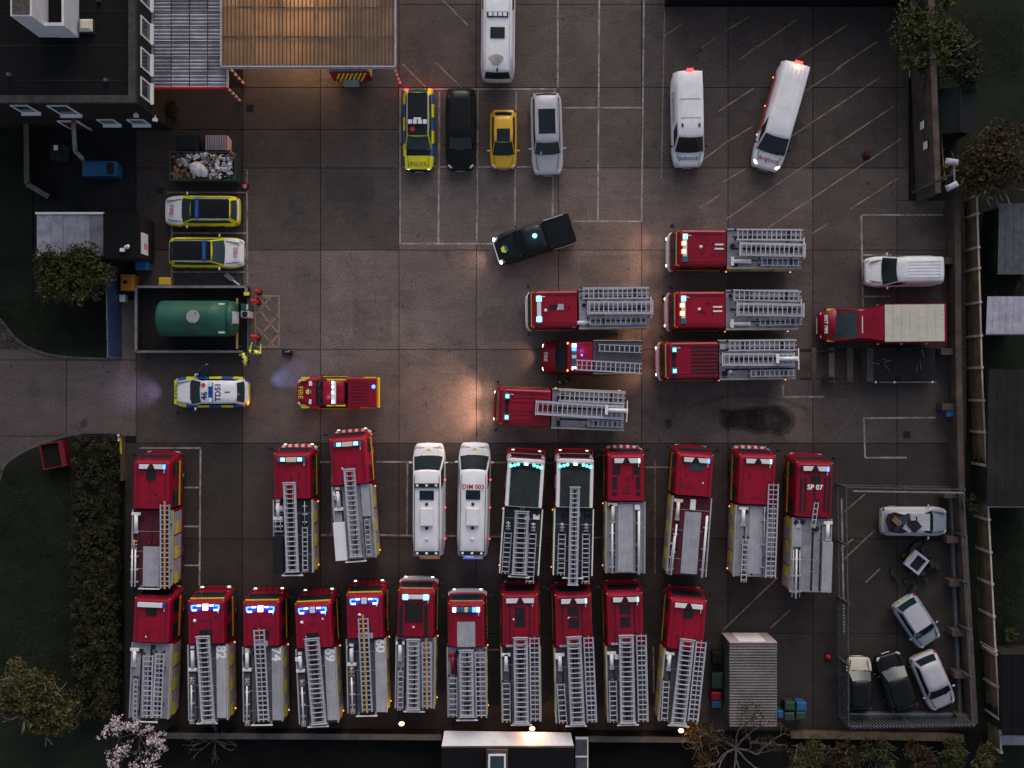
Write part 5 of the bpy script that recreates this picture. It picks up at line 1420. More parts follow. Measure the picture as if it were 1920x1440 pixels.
# vans
r, F, Y, H, bt = car("white van lettered babcock on its bonnet in the hatched area", (1290,314), (1287,140), 1.95, "van", "white", "delivery_van", "van", "vans in the yard", rear_glass=False, lights="off")
hood(r, "babcock", Y(.085), 1.09, .34, "lettering_blue", .12)
MB().box(-.18, .18, -.05, .05, 0, .08).build("high_brake_light", "lamp_red", r, loc=(0, Y(.99), H - .02))
o = lettering("babcock", .52, "lettering_blue", r, (.96, Y(.62), 1.45)); o.rotation_euler = Euler((math.pi/2 - .1, 0, math.pi/2))
for s in (-1, 1): MB().box(s*.5-.05, s*.5+.05, -.1, .1, 0, .06).build("roof_fixing", "trim_dark", r, loc=(0, Y(.40), H + .01))
for t in (.48, .68): MB().box(-.6, .6, -.015, .015, 0, .02).build("roof_seam", "lavender", r, loc=(0, Y(t), H + .03))
r, F, Y, H, bt = car("white van lettered Angloco standing askew with its brake light lit", (1433,318), (1488,126), 1.95, "van", "white", "delivery_van", "van", "vans in the yard", rear_glass=False, ribs=5, lights="on")
hood(r, "Angloco", Y(.085), 1.09, .36, "lettering_red", .12)
MB().box(-.22, .22, -.06, .06, 0, .10).build("high_brake_light", "lamp_red", r, loc=(0, Y(.985), H))
point(r, (0, Y(.96), H + .18), 4, (1, .62, .3), .04)
for k in range(4): MB().box(0, .012, -.45, .45, -.25, .25).build("side_stripe", "red_trim", r, loc=(.985, Y(.40 + .14*k), 1.0))
for k in range(3): MB().blob((1.0, Y(.3 + .28*k), .62), .03, .05, .03).build("marker_lamp", "lamp_amber", r)
r, F, Y, H, bt = car("small white van parked nose left in the right hand bay", (1620,510), (1761,508), 1.85, "smallvan", "white", "delivery_van", "van", "vans in the yard", rear_glass=False, ribs=6)
# camper at the top edge
r, F, Y, H, bt = car("long white panel van with black roof hatch at the top edge of the yard", (935,-42), (933,154), 2.05, "bigvan", "white", "panel_van", "van", "vans in the yard", lights="off")
MB().box(-.42, .42, -.32, .32, 0, .07).build("roof_hatch", "hatch_dark", r, loc=(0, F(935, 61, 2.7).y, H + .02), bevel=.02)
bb = MB().box(-.62, .62, -.16, .16, 0, .06).build("light_bar", "trim_dark", r, loc=(0, F(935, 27, 2.7).y, H + .02), bevel=.02)
for x in (-.42, -.14, .14, .42): MB().box(x-.11, x+.11, -.11, .11, .062, .12).build("lens", "lens_white", bb)
MB().box(-.05, .05, -.1, .1, 0, .08).build("aerial", "trim_dark", r, loc=(0, F(932, 131, 2.7).y, H + .01))
w = F(930, 112, 2.7); MB().sheet([(w.x + .42*math.cos(t)*(1 + .2*math.sin(3*t)), w.y + .34*math.sin(t)) for t in [2*math.pi*i/18 for i in range(18)]], H + .034).build("rust_stain", "rust_stain", r)
for x in (-.7, .7): MB().box(x - .012, x + .012, Y(.95), Y(.3), H + .008, H + .03).build("roof_seam", "lavender", r)
# white incident units in the upper row
def unit(label, fx, fy, rx, ry, txt):
    r, F, Y, H, bt = car(label, (fx, fy), (rx, ry), 1.98, "bigvan", "white", "incident_van", "van", "white incident vans", lights="off")
    for x in (-.72, .72): MB().box(x - .015, x + .015, Y(.97), Y(.27), H + .005, H + .03).build("roof_seam", "trim_dark", r)
    for t, m in ((.36, "hatch_dark"), (.955, "hatch_dark")):
        if txt and t < .5: continue
        bar = MB().box(-.70, .70, -.12, .12, 0, .08).build("light_bar", m, r, loc=(0, Y(t), H + .04))
        for x in (-.55, .0, .55): MB().blob((x, 0, .09), .09, .08, .05).build("lens", "lens_white", bar)
    if txt:
        MB().box(-.60, .60, -.17, .17, 0, .01).build("name_board", "white_trim", r, loc=(0, Y(.375), H + .035)); lettering("DIM 003", .36, "lettering_red", r, (0, Y(.375), H + .052), 0, bold=.02)
    MB().box(-.42, .42, -.27, .27, 0, .05).build("roof_hatch", "glass", r, loc=(0, Y(.445), H + .035), bevel=.02)
    MB().box(-.36, .36, -.52, .52, 0, .22).build("roof_unit", "white_trim", r, loc=(0, Y(.635), H + .03), bevel=.05)
    for t in (.525, .735): MB().blob((0, 0, .03), .10, .10, .07).build("aerial_dome", "hatch_dark", r, loc=(0, Y(t), H + .03))
    MB().blob((0, 0, .03), .11, .11, .05).build("aerial_dome", "white_trim", r, loc=(0, Y(.83), H + .03))
    MB().box(-.6, .6, -.16, .16, .4, .5).build("rear_step", "wood_pole" if not txt else "lavender", r, loc=(0, Y(1.035), 0))
    for s in (-1, 1): MB().box(s*.42-.16, s*.42+.16, -.04, .04, 0, .008).build("bonnet_mark", "lettering_red", r, loc=(0, Y(.045), 1.13))
    MB().disc((0, Y(.075)), .16, 1.185, 1.193, 16).build("sunflower_badge", "yellow_trim", r); MB().box(-.14, .14, Y(.075)-.13, Y(.075)-.02, 1.194, 1.2).build("badge_base", "police_blue", r)
    for k, t in enumerate((.33, .58, .86)): MB().blob((1.0, Y(t), 1.1), .03, .05, .04).build("marker_lamp", "lamp_red", r)
    return r, Y
unit("white incident van with black roof light bar, left of the two in the upper row", 805, 830, 805, 1037, False)
r, Y = unit("white incident van lettered DIM 003 on its roof in the upper row", 891, 829, 887, 1037, True)
point(r, (.0, Y(1.05), 1.3), 10, (.35, .4, 1.0), .06)
MB().box(-.2, .2, -.06, .06, 0, .12).build("rear_lamp", "lamp_blue", r, loc=(-.2, Y(1.0) - .06, 1.3))
# liveried fire cars
def fire_car(label, f, rr, flip):
    r, F, Y, H, bt = car(label, f, rr, 1.85, "estate", "white", "fire_car", "car", "liveried fire officer cars", livery=["hivis"], bonnet="white", roof="black_paint", roof_rails="alu", stripe="hivis", glass="glass_pale")
    b2 = MB().box(-.60, .60, -.11, .11, 0, .07).build("light_bar", "lens_blue", r, loc=(0, Y(.48), H + .045)); MB().box(-.5, .5, -.07, .07, .072, .12).build("lens", "bin_blue", b2)
    for s in (-1, 1):
        for t in (.24, .48, .72): MB().box(*sorted((s*.925, s*.94)), Y(t+.09), Y(t), .62, .80).build("marking_block", "lettering_red", r)
        for t in (.30, .55): MB().bar((s*.80, Y(t)), (s*.72, Y(t + .02)), .06, bt + .02, bt + .06).build("door_pillar", "hivis", r)
    hood(r, "FIRE", Y(.10), .93, .36, "lettering_red", .10)
    return r
fire_car("white bonneted fire officer car facing left, nearest the rubbish skip", (309,395), (450,396), 0)
fire_car("white bonneted fire officer car facing right, below its twin near the skip", (458,474), (317,473), 1)
# patrol car with open door
r, F, Y, H, bt = car("white roofed police car marked TD51 with its driver door open", (326,735), (467,735), 1.88, "hatch", "white", "police_car", "police car", "police cars", livery=["hivis", "police_blue"], lights="off", stripe="white")
MB().patch([[(u*.72, Y(t), lerp(.72, .82, t/.06) + .03) for u in (1, .5, 0, -.5, -1)] for t in (.01, .03, .055)]).build("bonnet_panel", "hivis", r)
hood(r, "POLICE", Y(.035), .83, .26, "lettering_navy", .2)
lettering("46", .50, "lettering_navy", r, (-.22, Y(.455), H + .042), 0, bold=.02)
lettering("TD51", .46, "lettering_navy", r, (.0, Y(.635), H + .042), 0, bold=.02)
lettering("1", .45, "lettering_navy", r, (.0, Y(.76), H + .042), 0, bold=.02)
b = MB().box(-.58, .58, -.13, .13, 0, .06).build("light_bar", "police_blue", r, loc=(0, Y(.54), H + .045))
for x in (-.45, -.15, .15, .45): MB().box(x-.12, x+.12, -.10, .10, .062, .13).build("lens", "lens_white" if abs(x) > .3 else "lens_blue", b)
MB().disc((.42, Y(.44)), .13, H + .038, H + .046, 20).build("roof_disc", "cone_red", r)
dr = obj("open_door", None, r, (.92, Y(.31), 0)); dr.rotation_euler = (0, 0, math.radians(47))
MB().box(-.02, .05, -1.05, 0, .35, .95).build("door_skin", "police_blue", dr); MB().box(-.01, .03, -.95, -.25, .952, 1.38).build("door_glass", "glass_pale", dr); MB().box(.0, .06, -1.0, -.1, .90, .96).build("door_top", "white", dr)
spot(r, (0, Y(-.02), 1.1), (0, 1, -.45), 420, (.50, .46, 1.0), 62, 1.0); spot(r, (.3, Y(1.02), 1.0), (.30, -1, -.42), 520, (.30, .42, 1.0), 44, 1.0)
point(r, (-.7, Y(1.02), .7), 5, (1, .3, .12), .06)
# red pickup
def pickup(label, f, rr, paint, W, name="pickup_truck"):
    r, F, Y, H, bt = car(label, f, rr, W, "pickup", paint, name, "pickup", "pickups in the yard", rear_glass=True)
    return r, F, Y, H, bt
r, F, Y, H, bt = pickup("red pickup with yellow trim and white roof lights, bonnet lettered FIRE", (557,736), (711,736), "red", 1.92)
hood(r, "FIRE", Y(.055), 1.08, .42, "yellow_trim", .10)
MB().disc((.05, Y(.155)), .17, 1.12, 1.13, 6).build("heart_badge", "hivis", r); MB().box(-.1, .2, Y(.155)-.12, Y(.155)-.02, 1.131, 1.136).build("badge_base", "police_blue", r)
MB().box(.4, .68, Y(.2), Y(.16), 1.12, 1.128).build("bonnet_mark", "white_trim", r); MB().box(-.68, -.4, Y(.19), Y(.16), 1.12, 1.128).build("bonnet_mark", "white_trim", r)
b = MB().box(-.66, .66, -.13, .13, 0, .08).build("light_bar", "lens_white", r, loc=(0, Y(.485), H + .05))
for x in (-.55, .0, .35, .6): MB().blob((x, .05, .11), .10, .08, .05).build("flasher", "lamp_white", b)
MB().box(-.86, .86, Y(.99), Y(.645), 1.02, 1.62).build("bed_canopy", "red", r, bevel=.05)
for k in range(7): MB().box(-.6 + .2*k - .02, -.6 + .2*k + .02, Y(.90), Y(.68), 1.622, 1.65).build("canopy_rib", "red_dull", r)
for s in (-1, 1):
    MB().box(*sorted((s*.93, s*.965)), Y(.62), Y(.28), .80, 1.06).build("yellow_side", "yellow_trim", r); MB().box(*sorted((s*.72, s*.80)), Y(.62), Y(.40), H - .12, H - .02).build("yellow_rail", "yellow_trim", r)
    MB().box(*sorted((s*.7, s*.93)), Y(.16), Y(.06), .86, .98).build("wing_block", "yellow_trim", r); MB().box(*sorted((s*.7, s*.93)), Y(.97), Y(.82), .9, 1.03).build("wing_block", "yellow_trim", r)
MB().box(-.9, .9, -F.L/2 - .03, -F.L/2 + .06, .6, 1.1).build("tailgate_band", "yellow_trim", r)
MB().blob((.35, Y(.955), 1.66), .12, .12, .05).build("rear_beacon", "lamp_blue", r)
point(r, (-.3, Y(.4), H + .5), 4, (.8, .85, 1), .1)
# black pickup
r, F, Y, H, bt = pickup("black pickup with a teal roof beacon and lit headlamps, parked askew", (931,472), (1074,427), "navy_paint", 1.92)
MB().box(-.88, .88, Y(.99), Y(.645), 1.06, 1.16).build("bed_cover", "black_paint", r, bevel=.03)
MB().blob((.08, Y(.50), H + .10), .15, .15, .08).build("beacon", "lamp_teal", r, smooth=True); point(r, (.08, Y(.50), H + .45), 8, (.2, .8, 1), .08)
MB().disc((-.05, Y(.10)), .22, 1.10, 1.11, 6).build("heart_badge", "hivis", r); MB().box(-.18, .1, Y(.10)-.2, Y(.10)-.02, 1.111, 1.117).build("badge_base", "police_blue", r)
for s in (-1, 1):
    MB().blob((s*.70, Y(.015), .86), .13, .10, .08).build("headlight_lens", "lamp_head", r, smooth=True)
MB().box(-.62, .62, Y(.0) + .01, Y(.0) + .07, .62, .84).build("chrome_grille", "white_trim", r)
fl_ = MB().box(-.955, -.94, Y(.93), Y(.69), .78, 1.04).build("side_flag", "white_trim", r)
MB().box(-.962, -.956, Y(.93), Y(.69), .87, .94).build("flag_bar", "lettering_red", fl_); MB().box(-.962, -.956, Y(.84), Y(.80), .78, 1.04).build("flag_bar", "lettering_red", fl_)
MB().box(*sorted((.84, .90)), Y(.92), Y(.66), 1.162, 1.22).build("bed_rail", "alu", r)
spot(r, (0, Y(-.02), .8), (0, 1, -.22), 160, (1, .66, .42), 100, 1.0)
# scrap cars
car("pale blue silver car parked askew in the middle of the scrap compound", (1745,1205), (1692,1124), 1.72, "hatch", "blue_silver", roof="silver_paint")
car("old car with a pale dented bonnet by the left fence of the scrap compound", (1609,1232), (1609,1331), 1.66, "hatch", "black_paint", bonnet="cream_roof", glass="glass_pale")
car("black saloon between two cars at the bottom of the scrap compound", (1663,1226), (1696,1330), 1.80, "hatch", "black_paint", glass="glass_pale")
car("silver hatchback with red tail lights at the lower right of the scrap compound", (1770,1325), (1728,1226), 1.76, "hatch", "silver_paint")
# cut open wreck
r, F, Y, H, bt = car("silver wreck with its roof cut open and debris inside, in the scrap compound", (1775,978), (1651,977), 1.75, "hatch", "silver_paint", "wrecked_car", "car", bonnet="blue_silver", rear_lights="off", side_glass=False, rear_glass=False)
MB().prism([(-.5, Y(.95)), (-.1, Y(.985)), (.55, Y(.93)), (.62, Y(.75)), (.48, Y(.62)), (.6, Y(.53)), (.1, Y(.56)), (-.3, Y(.50)), (-.55, Y(.60)), (-.48, Y(.72)), (-.62, Y(.85))], H - .1, H + .036).build("opened_interior", "hatch_dark", r)
for k, (x, t, w, d, rz, m) in enumerate(((-.2, .72, .5, .8, .4, "glass_pale"), (.25, .66, .45, .5, -.5, "lavender"), (-.1, .83, .55, .35, .8, "cardboard"), (.35, .82, .3, .5, .2, "trim_dark"), (.1, .58, .75, .6, .7, "hatch_dark"), (-.35, .60, .35, .3, .1, "plate"))):
    MB().box(-w/2, w/2, -d/2, d/2, 0, .06 + .02*k).build("torn_panel", m, r, loc=(x, Y(t), H + .04 + .005*k), rz=rz)
MB().box(-.55, .45, Y(.52), Y(.33), H + .035, H + .05).build("roof_skin", "silver_paint", r)

# crumpled remains
w = G(1712, 1050)
wr = root("crushed_wreck", w, math.radians(-38), "crushed wreck with one white window frame in the scrap compound", "wreck", "cars in the yard")
q = MB(); random.seed(3)
for k in range(44):
    x, y = random.gauss(0, .7), random.gauss(.1, 1.0); s = random.uniform(.12, .4); a = random.uniform(0, 3.1)
    q.bar((x - s*math.cos(a), y - s*math.sin(a)), (x + s*math.cos(a), y + s*math.sin(a)), random.uniform(.06, .35), random.uniform(0, .2), random.uniform(.22, .75))
q.build("crumpled_metal", "wreck_metal", wr, kind="stuff")
wr.scale = (.8, .8, .9)
f = MB(); f.box(-.72, .62, -.75, -.60, .6, .95); f.box(-.72, .62, .45, .62, .6, .9); f.box(-.72, -.35, -.60, .45, .6, .92); f.box(.48, .62, -.60, .45, .6, .9); f.build("window_frame", "lavender", wr)
MB().box(-.345, .475, -.595, .445, .62, .68).build("broken_glass", "glass", wr); MB().box(-.74, -.72, -.4, .3, .62, .75).build("yellow_plate", "yellow_trim", wr)
# red box lorry
def lorry():
    F = Local((1541, 609), (1760, 607), 1.6); L = F.L; hl = L/2
    r = root("box_lorry", F.o, F.rz + math.radians(0), "red box lorry with cream box roof parked nose left by the right hand wall", "lorry")
    rings = []
    for y, w, z in ((hl, .55, .70), (hl - .08, .74, .92), (hl - .3, .88, 1.1), (hl - .8, .96, 1.28), (hl - 1.1, .98, 1.34), (hl - 3.0, .99, 1.34)):
        rings.append([(-w, y, .4), (w, y, .4), (w, y, z - .28), (w*.9, y, z - .05), (0, y, z), (-w*.9, y, z - .05), (-w, y, z - .28)])
    MB().loft(rings).build("cab", "red", r, smooth=True)
    y0, y1, y2, y3 = hl - .95, hl - 1.95, hl - 2.55, hl - 3.15
    MB().loft([[(-.95, y0, 1.26), (.95, y0, 1.26), (.97, y3, 1.26), (-.97, y3, 1.26)], [(-.84, y1, 2.1), (.84, y1, 2.1), (.90, y3, 2.14), (-.90, y3, 2.14)], [(-.76, y1 - .1, 2.17), (.76, y1 - .1, 2.17), (.84, y3, 2.2), (-.84, y3, 2.2)]]).build("cab_roof", "red", r)
    MB().patch([[(u*.90, y0 + .06 - .12*u*u, 1.29) for u in (1, .5, 0, -.5, -1)], [(u*.80, y1 + .04 - .06*u*u, 2.12) for u in (1, .5, 0, -.5, -1)]]).build("windscreen", "glass_pale", r)
    MB().loft([[(-.80, y2 + .3, 2.18), (.80, y2 + .3, 2.18), (.84, y3 + .02, 2.18), (-.84, y3 + .02, 2.18)], [(-1.0, y3 - .08, 2.7), (1.0, y3 - .08, 2.7), (1.02, y3 - .14, 2.7), (-1.02, y3 - .14, 2.7)]]).build("air_deflector", "red", r)
    for s in (-1, 1): MB().add([(s*.84, y2 + .2, 1.4), (s*1.06, y3 - .14, 1.4), (s*1.04, y3 - .14, 2.68), (s*.84, y2 + .2, 2.2)], [(0, 1, 2, 3) if s > 0 else (3, 2, 1, 0)]).build("deflector_side", "red", r)
    yb = y3 - .16
    MB().box(-1.12, 1.12, -hl, yb, .6, 2.72).build("box_body", "red", r); MB().box(-1.07, 1.07, -hl + .12, yb - .02, 2.722, 2.76).build("box_roof", "cream_roof", r)
    for k in range(1, 7): y = lerp(-hl + .12, yb, k/7); MB().box(-1.05, 1.05, y - .012, y + .012, 2.762, 2.775).build("roof_seam", "cream_roof", r)
    for s in (-1, 1):
        MB().blob((s*.66, hl - .16, .86), .12, .08, .07).build("headlight", "lens_clear", r); MB().box(*sorted((s*.86, s*.985)), hl - .95, hl - .45, .92, 1.04).build("wing_block", "yellow_trim", r)
        for y in (hl - .85, -hl + 1.1): wheel(r, s*.9, y, .38, .24, s)
        for y in (-hl + .5, -hl + 2.0, yb - .2): MB().box(*sorted((s*1.122, s*1.18)), y-.06, y+.06, .9, 1.02).build("side_lamp", "white_trim", r)
    c = F(1549, 608, 1.2); o = lettering("BRIT FIRE", .27, "lettering_white", r, (c.x, c.y, 1.18), math.pi, bold=.02); o.rotation_euler = Euler((.28, 0, math.pi))
    MB().box(-.55, .45, y1 - .28, y1 - .22, 2.205, 2.212).build("lettering_strip", "lens_cream", r)
    MB().box(-.5, .5, hl - .02, hl + .03, .5, .62).build("grille_bar", "white_trim", r)
lorry()
# ------------------------------------------------------------------ skip, cones, small things
A, B = G(318, 338, 1.3), G(442, 284, 1.3); c = (A + B) / 2
sk = root("rubbish_skip", (c.x, c.y, 0), 0, "open skip heaped with white and brown rubbish beside the fire officer cars", "skip")
hx, hy = (B.x - A.x)/2, (B.y - A.y)/2
q = MB()
for x0, x1, y0, y1 in ((-hx, hx, -hy, -hy+.07), (-hx, hx, hy-.07, hy), (-hx, -hx+.07, -hy+.072, hy-.072), (hx-.07, hx, -hy+.072, hy-.072)): q.box(x0, x1, y0, y1, .05, 1.3)
q.box(-hx+.072, hx-.072, -hy+.072, hy-.072, .05, .2)
q.build("shell", "bin_green", sk)
random.seed(11)
J = MB(); mats = ["rag", "cardboard", "lavender", "trim_dark", "bin_blue", "red_dull", "white_trim"]
for k in range(340):
    x, y = random.uniform(-hx+.15, hx-.15), random.uniform(-hy+.15, hy-.15)
    s = random.uniform(.05, .17)
    J.cur = random.choices(range(7), (6, 3, 3, 4, 1, 1, 4))[0]
    if x < -hx*.4 and y < 0: J.cur = random.choice((1, 1, 1, 3))
    p = Vector((x, y, 1.05 + random.uniform(0, .28)))
    u = Vector((random.gauss(0,1), random.gauss(0,1), random.gauss(0,.5))).normalized()*s; v2 = u.orthogonal().normalized()*s*random.uniform(.4, .9); w2 = u.cross(v2).normalized()*s*.4
    J.add([p-u-v2-w2, p+u-v2-w2, p+u+v2-w2, p-u+v2-w2, p-u-v2+w2, p+u-v2+w2, p+u+v2+w2, p-u+v2+w2], [(0,3,2,1),(4,5,6,7),(0,1,5,4),(1,2,6,5),(2,3,7,6),(3,0,4,7)])
J.build("loose_rubbish", mats, sk, kind="stuff")
MB().box(-hx+.1, hx-.1, -hy+.1, hy-.1, .6, 1.08).build("rubbish_fill", "cardboard", sk)
bg_ = MB()
rg = []
for j in range(8):
    ph = -1.3 + 2.6*j/7
    rg.append([(.62*math.cos(ph)*math.cos(t)*(1+.12*math.sin(5*t+j)), .40*math.cos(ph)*math.sin(t)*(1+.1*math.cos(3*t)), .28*math.sin(ph)) for t in [2*math.pi*i/16 for i in range(16)]])
bg_.loft(rg).build("white_sack", "rag", sk, loc=(-.2, -.25, 1.42), rz=-.5, smooth=True)
r = crate("dark_crate", "black crate standing above the rubbish skip", "crate", 330, 371, 253, 283, 1.0, "bin_dark")
w = G(405, 267, .6)
mt = root("striped_pallet", (w.x, w.y, 0), 0, "pale slatted pallet with red edge above the rubbish skip", "pallet")
MB().box(-.68, .62, -.46, .46, 0, .5).build("base", "red_trim", mt)
for k in range(9): MB().box(-.64 + .14*k, -.64 + .14*k + .1, -.44, .44, .502, .56).build("slat", "lavender", mt)
MB().prism([(.62, -.46), (.78, -.4), (.78, .2), (.62, .46)], 0, .45).build("side_board", "lens_cream", mt)

def cone(label, px, py, lean=False, name="traffic_cone"):
    w = G(px, py)
    r = root(name, w, random.uniform(0, 3), label, "cone", "red cones and bollards")
    MB().box(-.19, .19, -.19, .19, .004, .05).build("base", "trim_dark", r, bevel=.02)
    b = MB().disc((0, 0), .15, .052, .70, 14, .04).build("cone_body", "cone_red", r)
    MB().disc((0, 0), .117, .30, .45, 14, .087).build("white_band", "white_trim", r)
cone("red and white traffic cone at the corner of the rubbish skip", 460, 351)
def bollard(label, px, py, lean):
    w = G(px, py)
    r = root("red_bollard", w, 0, label, "bollard", "red cones and bollards")
    MB().disc((0, 0), .17, .004, .08, 14, .15).build("base", "trim_dark", r)
    MB().tube([(0, 0, .08), (lean*.4, 0, .95)], .11, 10).build("post", "cone_red", r, smooth=True)
    MB().blob((lean*.42, 0, .97), .12, .11, .08).build("cap", "cone_red", r, smooth=True)
bollard("round red bollard above the hatched box", 487, 548, 0); bollard("red bollard at the top corner of the hatched box", 485, 566, -.4); bollard("red bollard at the bottom corner of the hatched box", 485, 632, -.4)
def pot(label, px, py):
    w = G(px, py); r = root("cone_stand", w, 0, label, "cone", "red cones and bollards")
    MB().disc((0, 0), .26, .004, .08, 16, .24).build("base", "trim_dark", r); MB().disc((0, 0), .16, .082, .4, 14, .06).build("cone_body", "red_dull" if px > 1600 else "cone_red", r)
pot("dark red cone alone on the hatched tarmac at the upper right", 1624, 292); pot("red cone on a black base left of the scrap compound fence", 1552, 1231)
w = G(540, 660)
bgm = root("kit_bag", w, math.radians(-12), "dark navy kit bag lying on the concrete below the hatched box", "bag")
MB().loft([[(x, .15*s*math.cos(t), .15 + .15*s*math.sin(t)) for t in [2*math.pi*i/10 for i in range(10)]] for x, s in ((-.32, .6), (-.28, 1), (.28, 1), (.32, .6))]).build("bag", "cloth_navy", bgm, smooth=True)
MB().tube([(-.12, -.1, .25), (-.08, .0, .38), (.08, 0, .38), (.12, .1, .25)], .02, 6).build("strap", "lavender", bgm)

# ------------------------------------------------------------------ scrap compound fence, container, crates
cf = root("compound_fence", (0, 0, 0), 0, "grey palisade fence around the scrap car compound", "fence")
P = [(1567, 908), (1571, 1342), (1797, 1338), (1781, 912)]
def palisade(a, b2, h, pales=True, mesh=False):
    A, B = G(*a), G(*b2); d = B - A; L = d.length; rz = math.atan2(d.y, d.x); m = (A + B) / 2
    for zz in (.35, h - .35): MB().box(-L/2, L/2, -.03, .03, zz, zz + .06).build("rail", "galv_dark", cf, loc=m, rz=rz)
    n = max(2, int(L / 2.5))
    for k in range(n + 1): MB().box(-.05, .05, -.05, .05, 0, h - .1).build("post", "galv_dark", cf, loc=A.lerp(B, k / n), rz=rz)
    if pales:
        npal = int(L / .19)
        me = cached(("pale", h), lambda: MB().loft([[(-.036, -.012, .06), (.036, -.012, .06), (.036, .012, .06), (-.036, .012, .06)], [(-.036, -.012, h-.08), (.036, -.012, h-.08), (.036, .012, h-.08), (-.036, .012, h-.08)], [(-.006, -.012, h), (.006, -.012, h), (.006, .012, h), (-.006, .012, h)]]).mesh("pale", "galv_dark"))
        nn = Vector((-d.y, d.x, 0)).normalized() * -.045
        for k in range(npal): obj("pale", me, cf, A.lerp(B, (k + .5) / npal) + nn, rz)
palisade((1570, 1120), P[1], 2.4); palisade(P[1], P[2], 2.4); palisade(P[0], (1570, 1118), 2.4, pales=False); palisade((1567, 908), (1781, 912), 2.2, pales=False); palisade(P[2], P[3], 2.3, pales=False)
A, B = G(1780, 925), G(1797, 1336)
MB().bar(A, B, .16, .011, .35).build("base_rail", "galv", cf); MB().bar(G(1590, 1336), G(1794, 1336), .14, .011, .35).build("base_rail", "galv", cf)
A, B = G(1577, 914), G(1778, 917)
MB().bar(A, B, .08, 2.2, 2.3).build("top_rail", "galv", cf)
# container
A, B = G(1368, 1362, 2.5), G(1457, 1206, 2.5)
ct = root("storage_container", (A.x, A.y, 0), 0, "corrugated roofed storage container with pale end wall at the bottom right", "container")
W, D = B.x - A.x, B.y - A.y
MB().box(.04, W-.04, .04, D-.04, .02, 2.42).build("wall", "galv_dark", ct)
ro = corrugated(D - .02, W, .155, .07)
for k in range(5):
    corrugated(D/5 - .006, W, .155, .06).build("roof_sheet", "container_roof", ct, loc=(W/2, D/5*(k+.5), 2.44), rz=math.pi/2)
MB().box(.0, W, D + .002, D + .06, .05, 2.52).build("end_wall", "container_wall", ct); MB().box(W*.22, W*.78, D + .062, D + .075, .2, 2.35).build("end_door", "white_trim", ct)
for (x0, x1, y0, y1, m2, lab) in ((1336,1355,1222,1245,"bin_dark","dark crate at the top of the row beside the container"),(1335,1356,1262,1292,"bin_green","dark green crate in the row beside the container"),(1334,1353,1298,1313,"red","small red crate in the row beside the container"),(1335,1353,1315,1328,"bin_blue","small blue crate with a white mark beside the container"),
        (1472,1491,1316,1333,"bin_green","green wheeled bin, upper left of the four right of the container"),(1494,1513,1317,1334,"bin_blue","blue wheeled bin right of the container"),(1471,1490,1336,1352,"bin_green","green wheeled bin, lower left of the four right of the container"),(1493,1512,1335,1351,"bin_green","green wheeled bin, lower right of the four right of the container"),(1458,1469,1333,1347,"bin_blue","small blue bin against the right side of the container")):
    crate("wheeled_bin" if x0 > 1400 else "plastic_crate", lab, "bin" if x0 > 1400 else "crate", x0, x1, y0, y1, 1.0 if x0 > 1400 else .8, m2, group="bins beside the container" if x0 > 1400 else "crates beside the container")
# flatbed trailer below the red lorry
A, B = G(1502, 716, .9), G(1755, 652, .9)
tr_ = root("flatbed_trailer", ((A.x+B.x)/2, (A.y+B.y)/2, 0), 0, "dark flatbed trailer with brown cross boards below the red box lorry", "trailer")
hx, hy = (B.x - A.x)/2, (B.y - A.y)/2
for s in (-1, 1): MB().box(-hx, hx, s*hy*.82-.06, s*hy*.82+.06, .5, .72).build("chassis_rail", "trim_dark", tr_)
MB().box(-hx*.1, hx, -hy, hy, .722, .78).build("deck", "hatch_dark", tr_)
for k, px in enumerate((1526, 1560, 1595, 1633)):
    x = G(px, 680, .8).x - (A.x + B.x)/2; MB().box(x - .15 - .03*k, x + .15, -hy, hy, .722, .80).build("cross_board", "brick_brown", tr_)
for px in (1642, 1677, 1748): 
    x = G(px, 712, 1).x - (A.x+B.x)/2; MB().blob((x, -hy - .02, 1.0), .07, .07, .07).build("stake_cap", "white_trim", tr_); MB().box(x-.03, x+.03, -hy-.05, -hy, .6, .94).build("stake", "galv_dark", tr_)
MB().tube([(hx*.15, -hy - .02, .98), (hx, -hy - .02, .98)], .025, 6).build("side_rail", "galv", tr_)
for x in (-hx*.55, hx*.45, hx*.7):
    for s in (-1, 1): wheel(tr_, x, s*hy*.8, .42, .24, 1).rotation_euler = (0, 0, math.pi/2 * s)
for k in range(7):
    x, y = random.uniform(.2, hx*.9), random.uniform(-hy*.5, hy*.5); a = random.uniform(0, 3.1)
    MB().tube([(x, y, .81), (x + .5*math.cos(a), y + .5*math.sin(a), .83)], .02, 5).build("loose_rod", "galv", tr_)
# red bin on the lawn and small blue drum by the wall
w = G(100, 853, .8)
rb_ = root("red_planter", (w.x, w.y, .07), math.radians(10), "faded red open box standing on the lawn beside the road", "box")
q = MB(); q.box(-.72, .72, -.78, -.70, 0, .8); q.box(-.72, .72, .70, .78, 0, .8); q.box(-.72, -.64, -.698, .698, 0, .8); q.box(.42, .72, -.698, .698, 0, .8); q.build("sides", "red_dull", rb_)
MB().box(-.638, .418, -.698, .698, 0, .62).build("soil_fill", "soil", rb_)
crate("blue_drum_box", "small blue box against the right hand wall", "box", 1775, 1791, 766, 782, .9, "bin_blue")
w = G(226, 820, .8)
pp_ = root("height_post", (w.x, w.y, .07), 0, "short post with white plate at the hedge corner", "post"); MB().box(-.04, .04, -.04, .04, 0, 1.0).build("post", "timber", pp_); MB().box(-.05, .05, -.22, .2, 1.0, 1.1).build("plate", "pvc_white", pp_)
A, B = G(233, 818), G(234, 900)
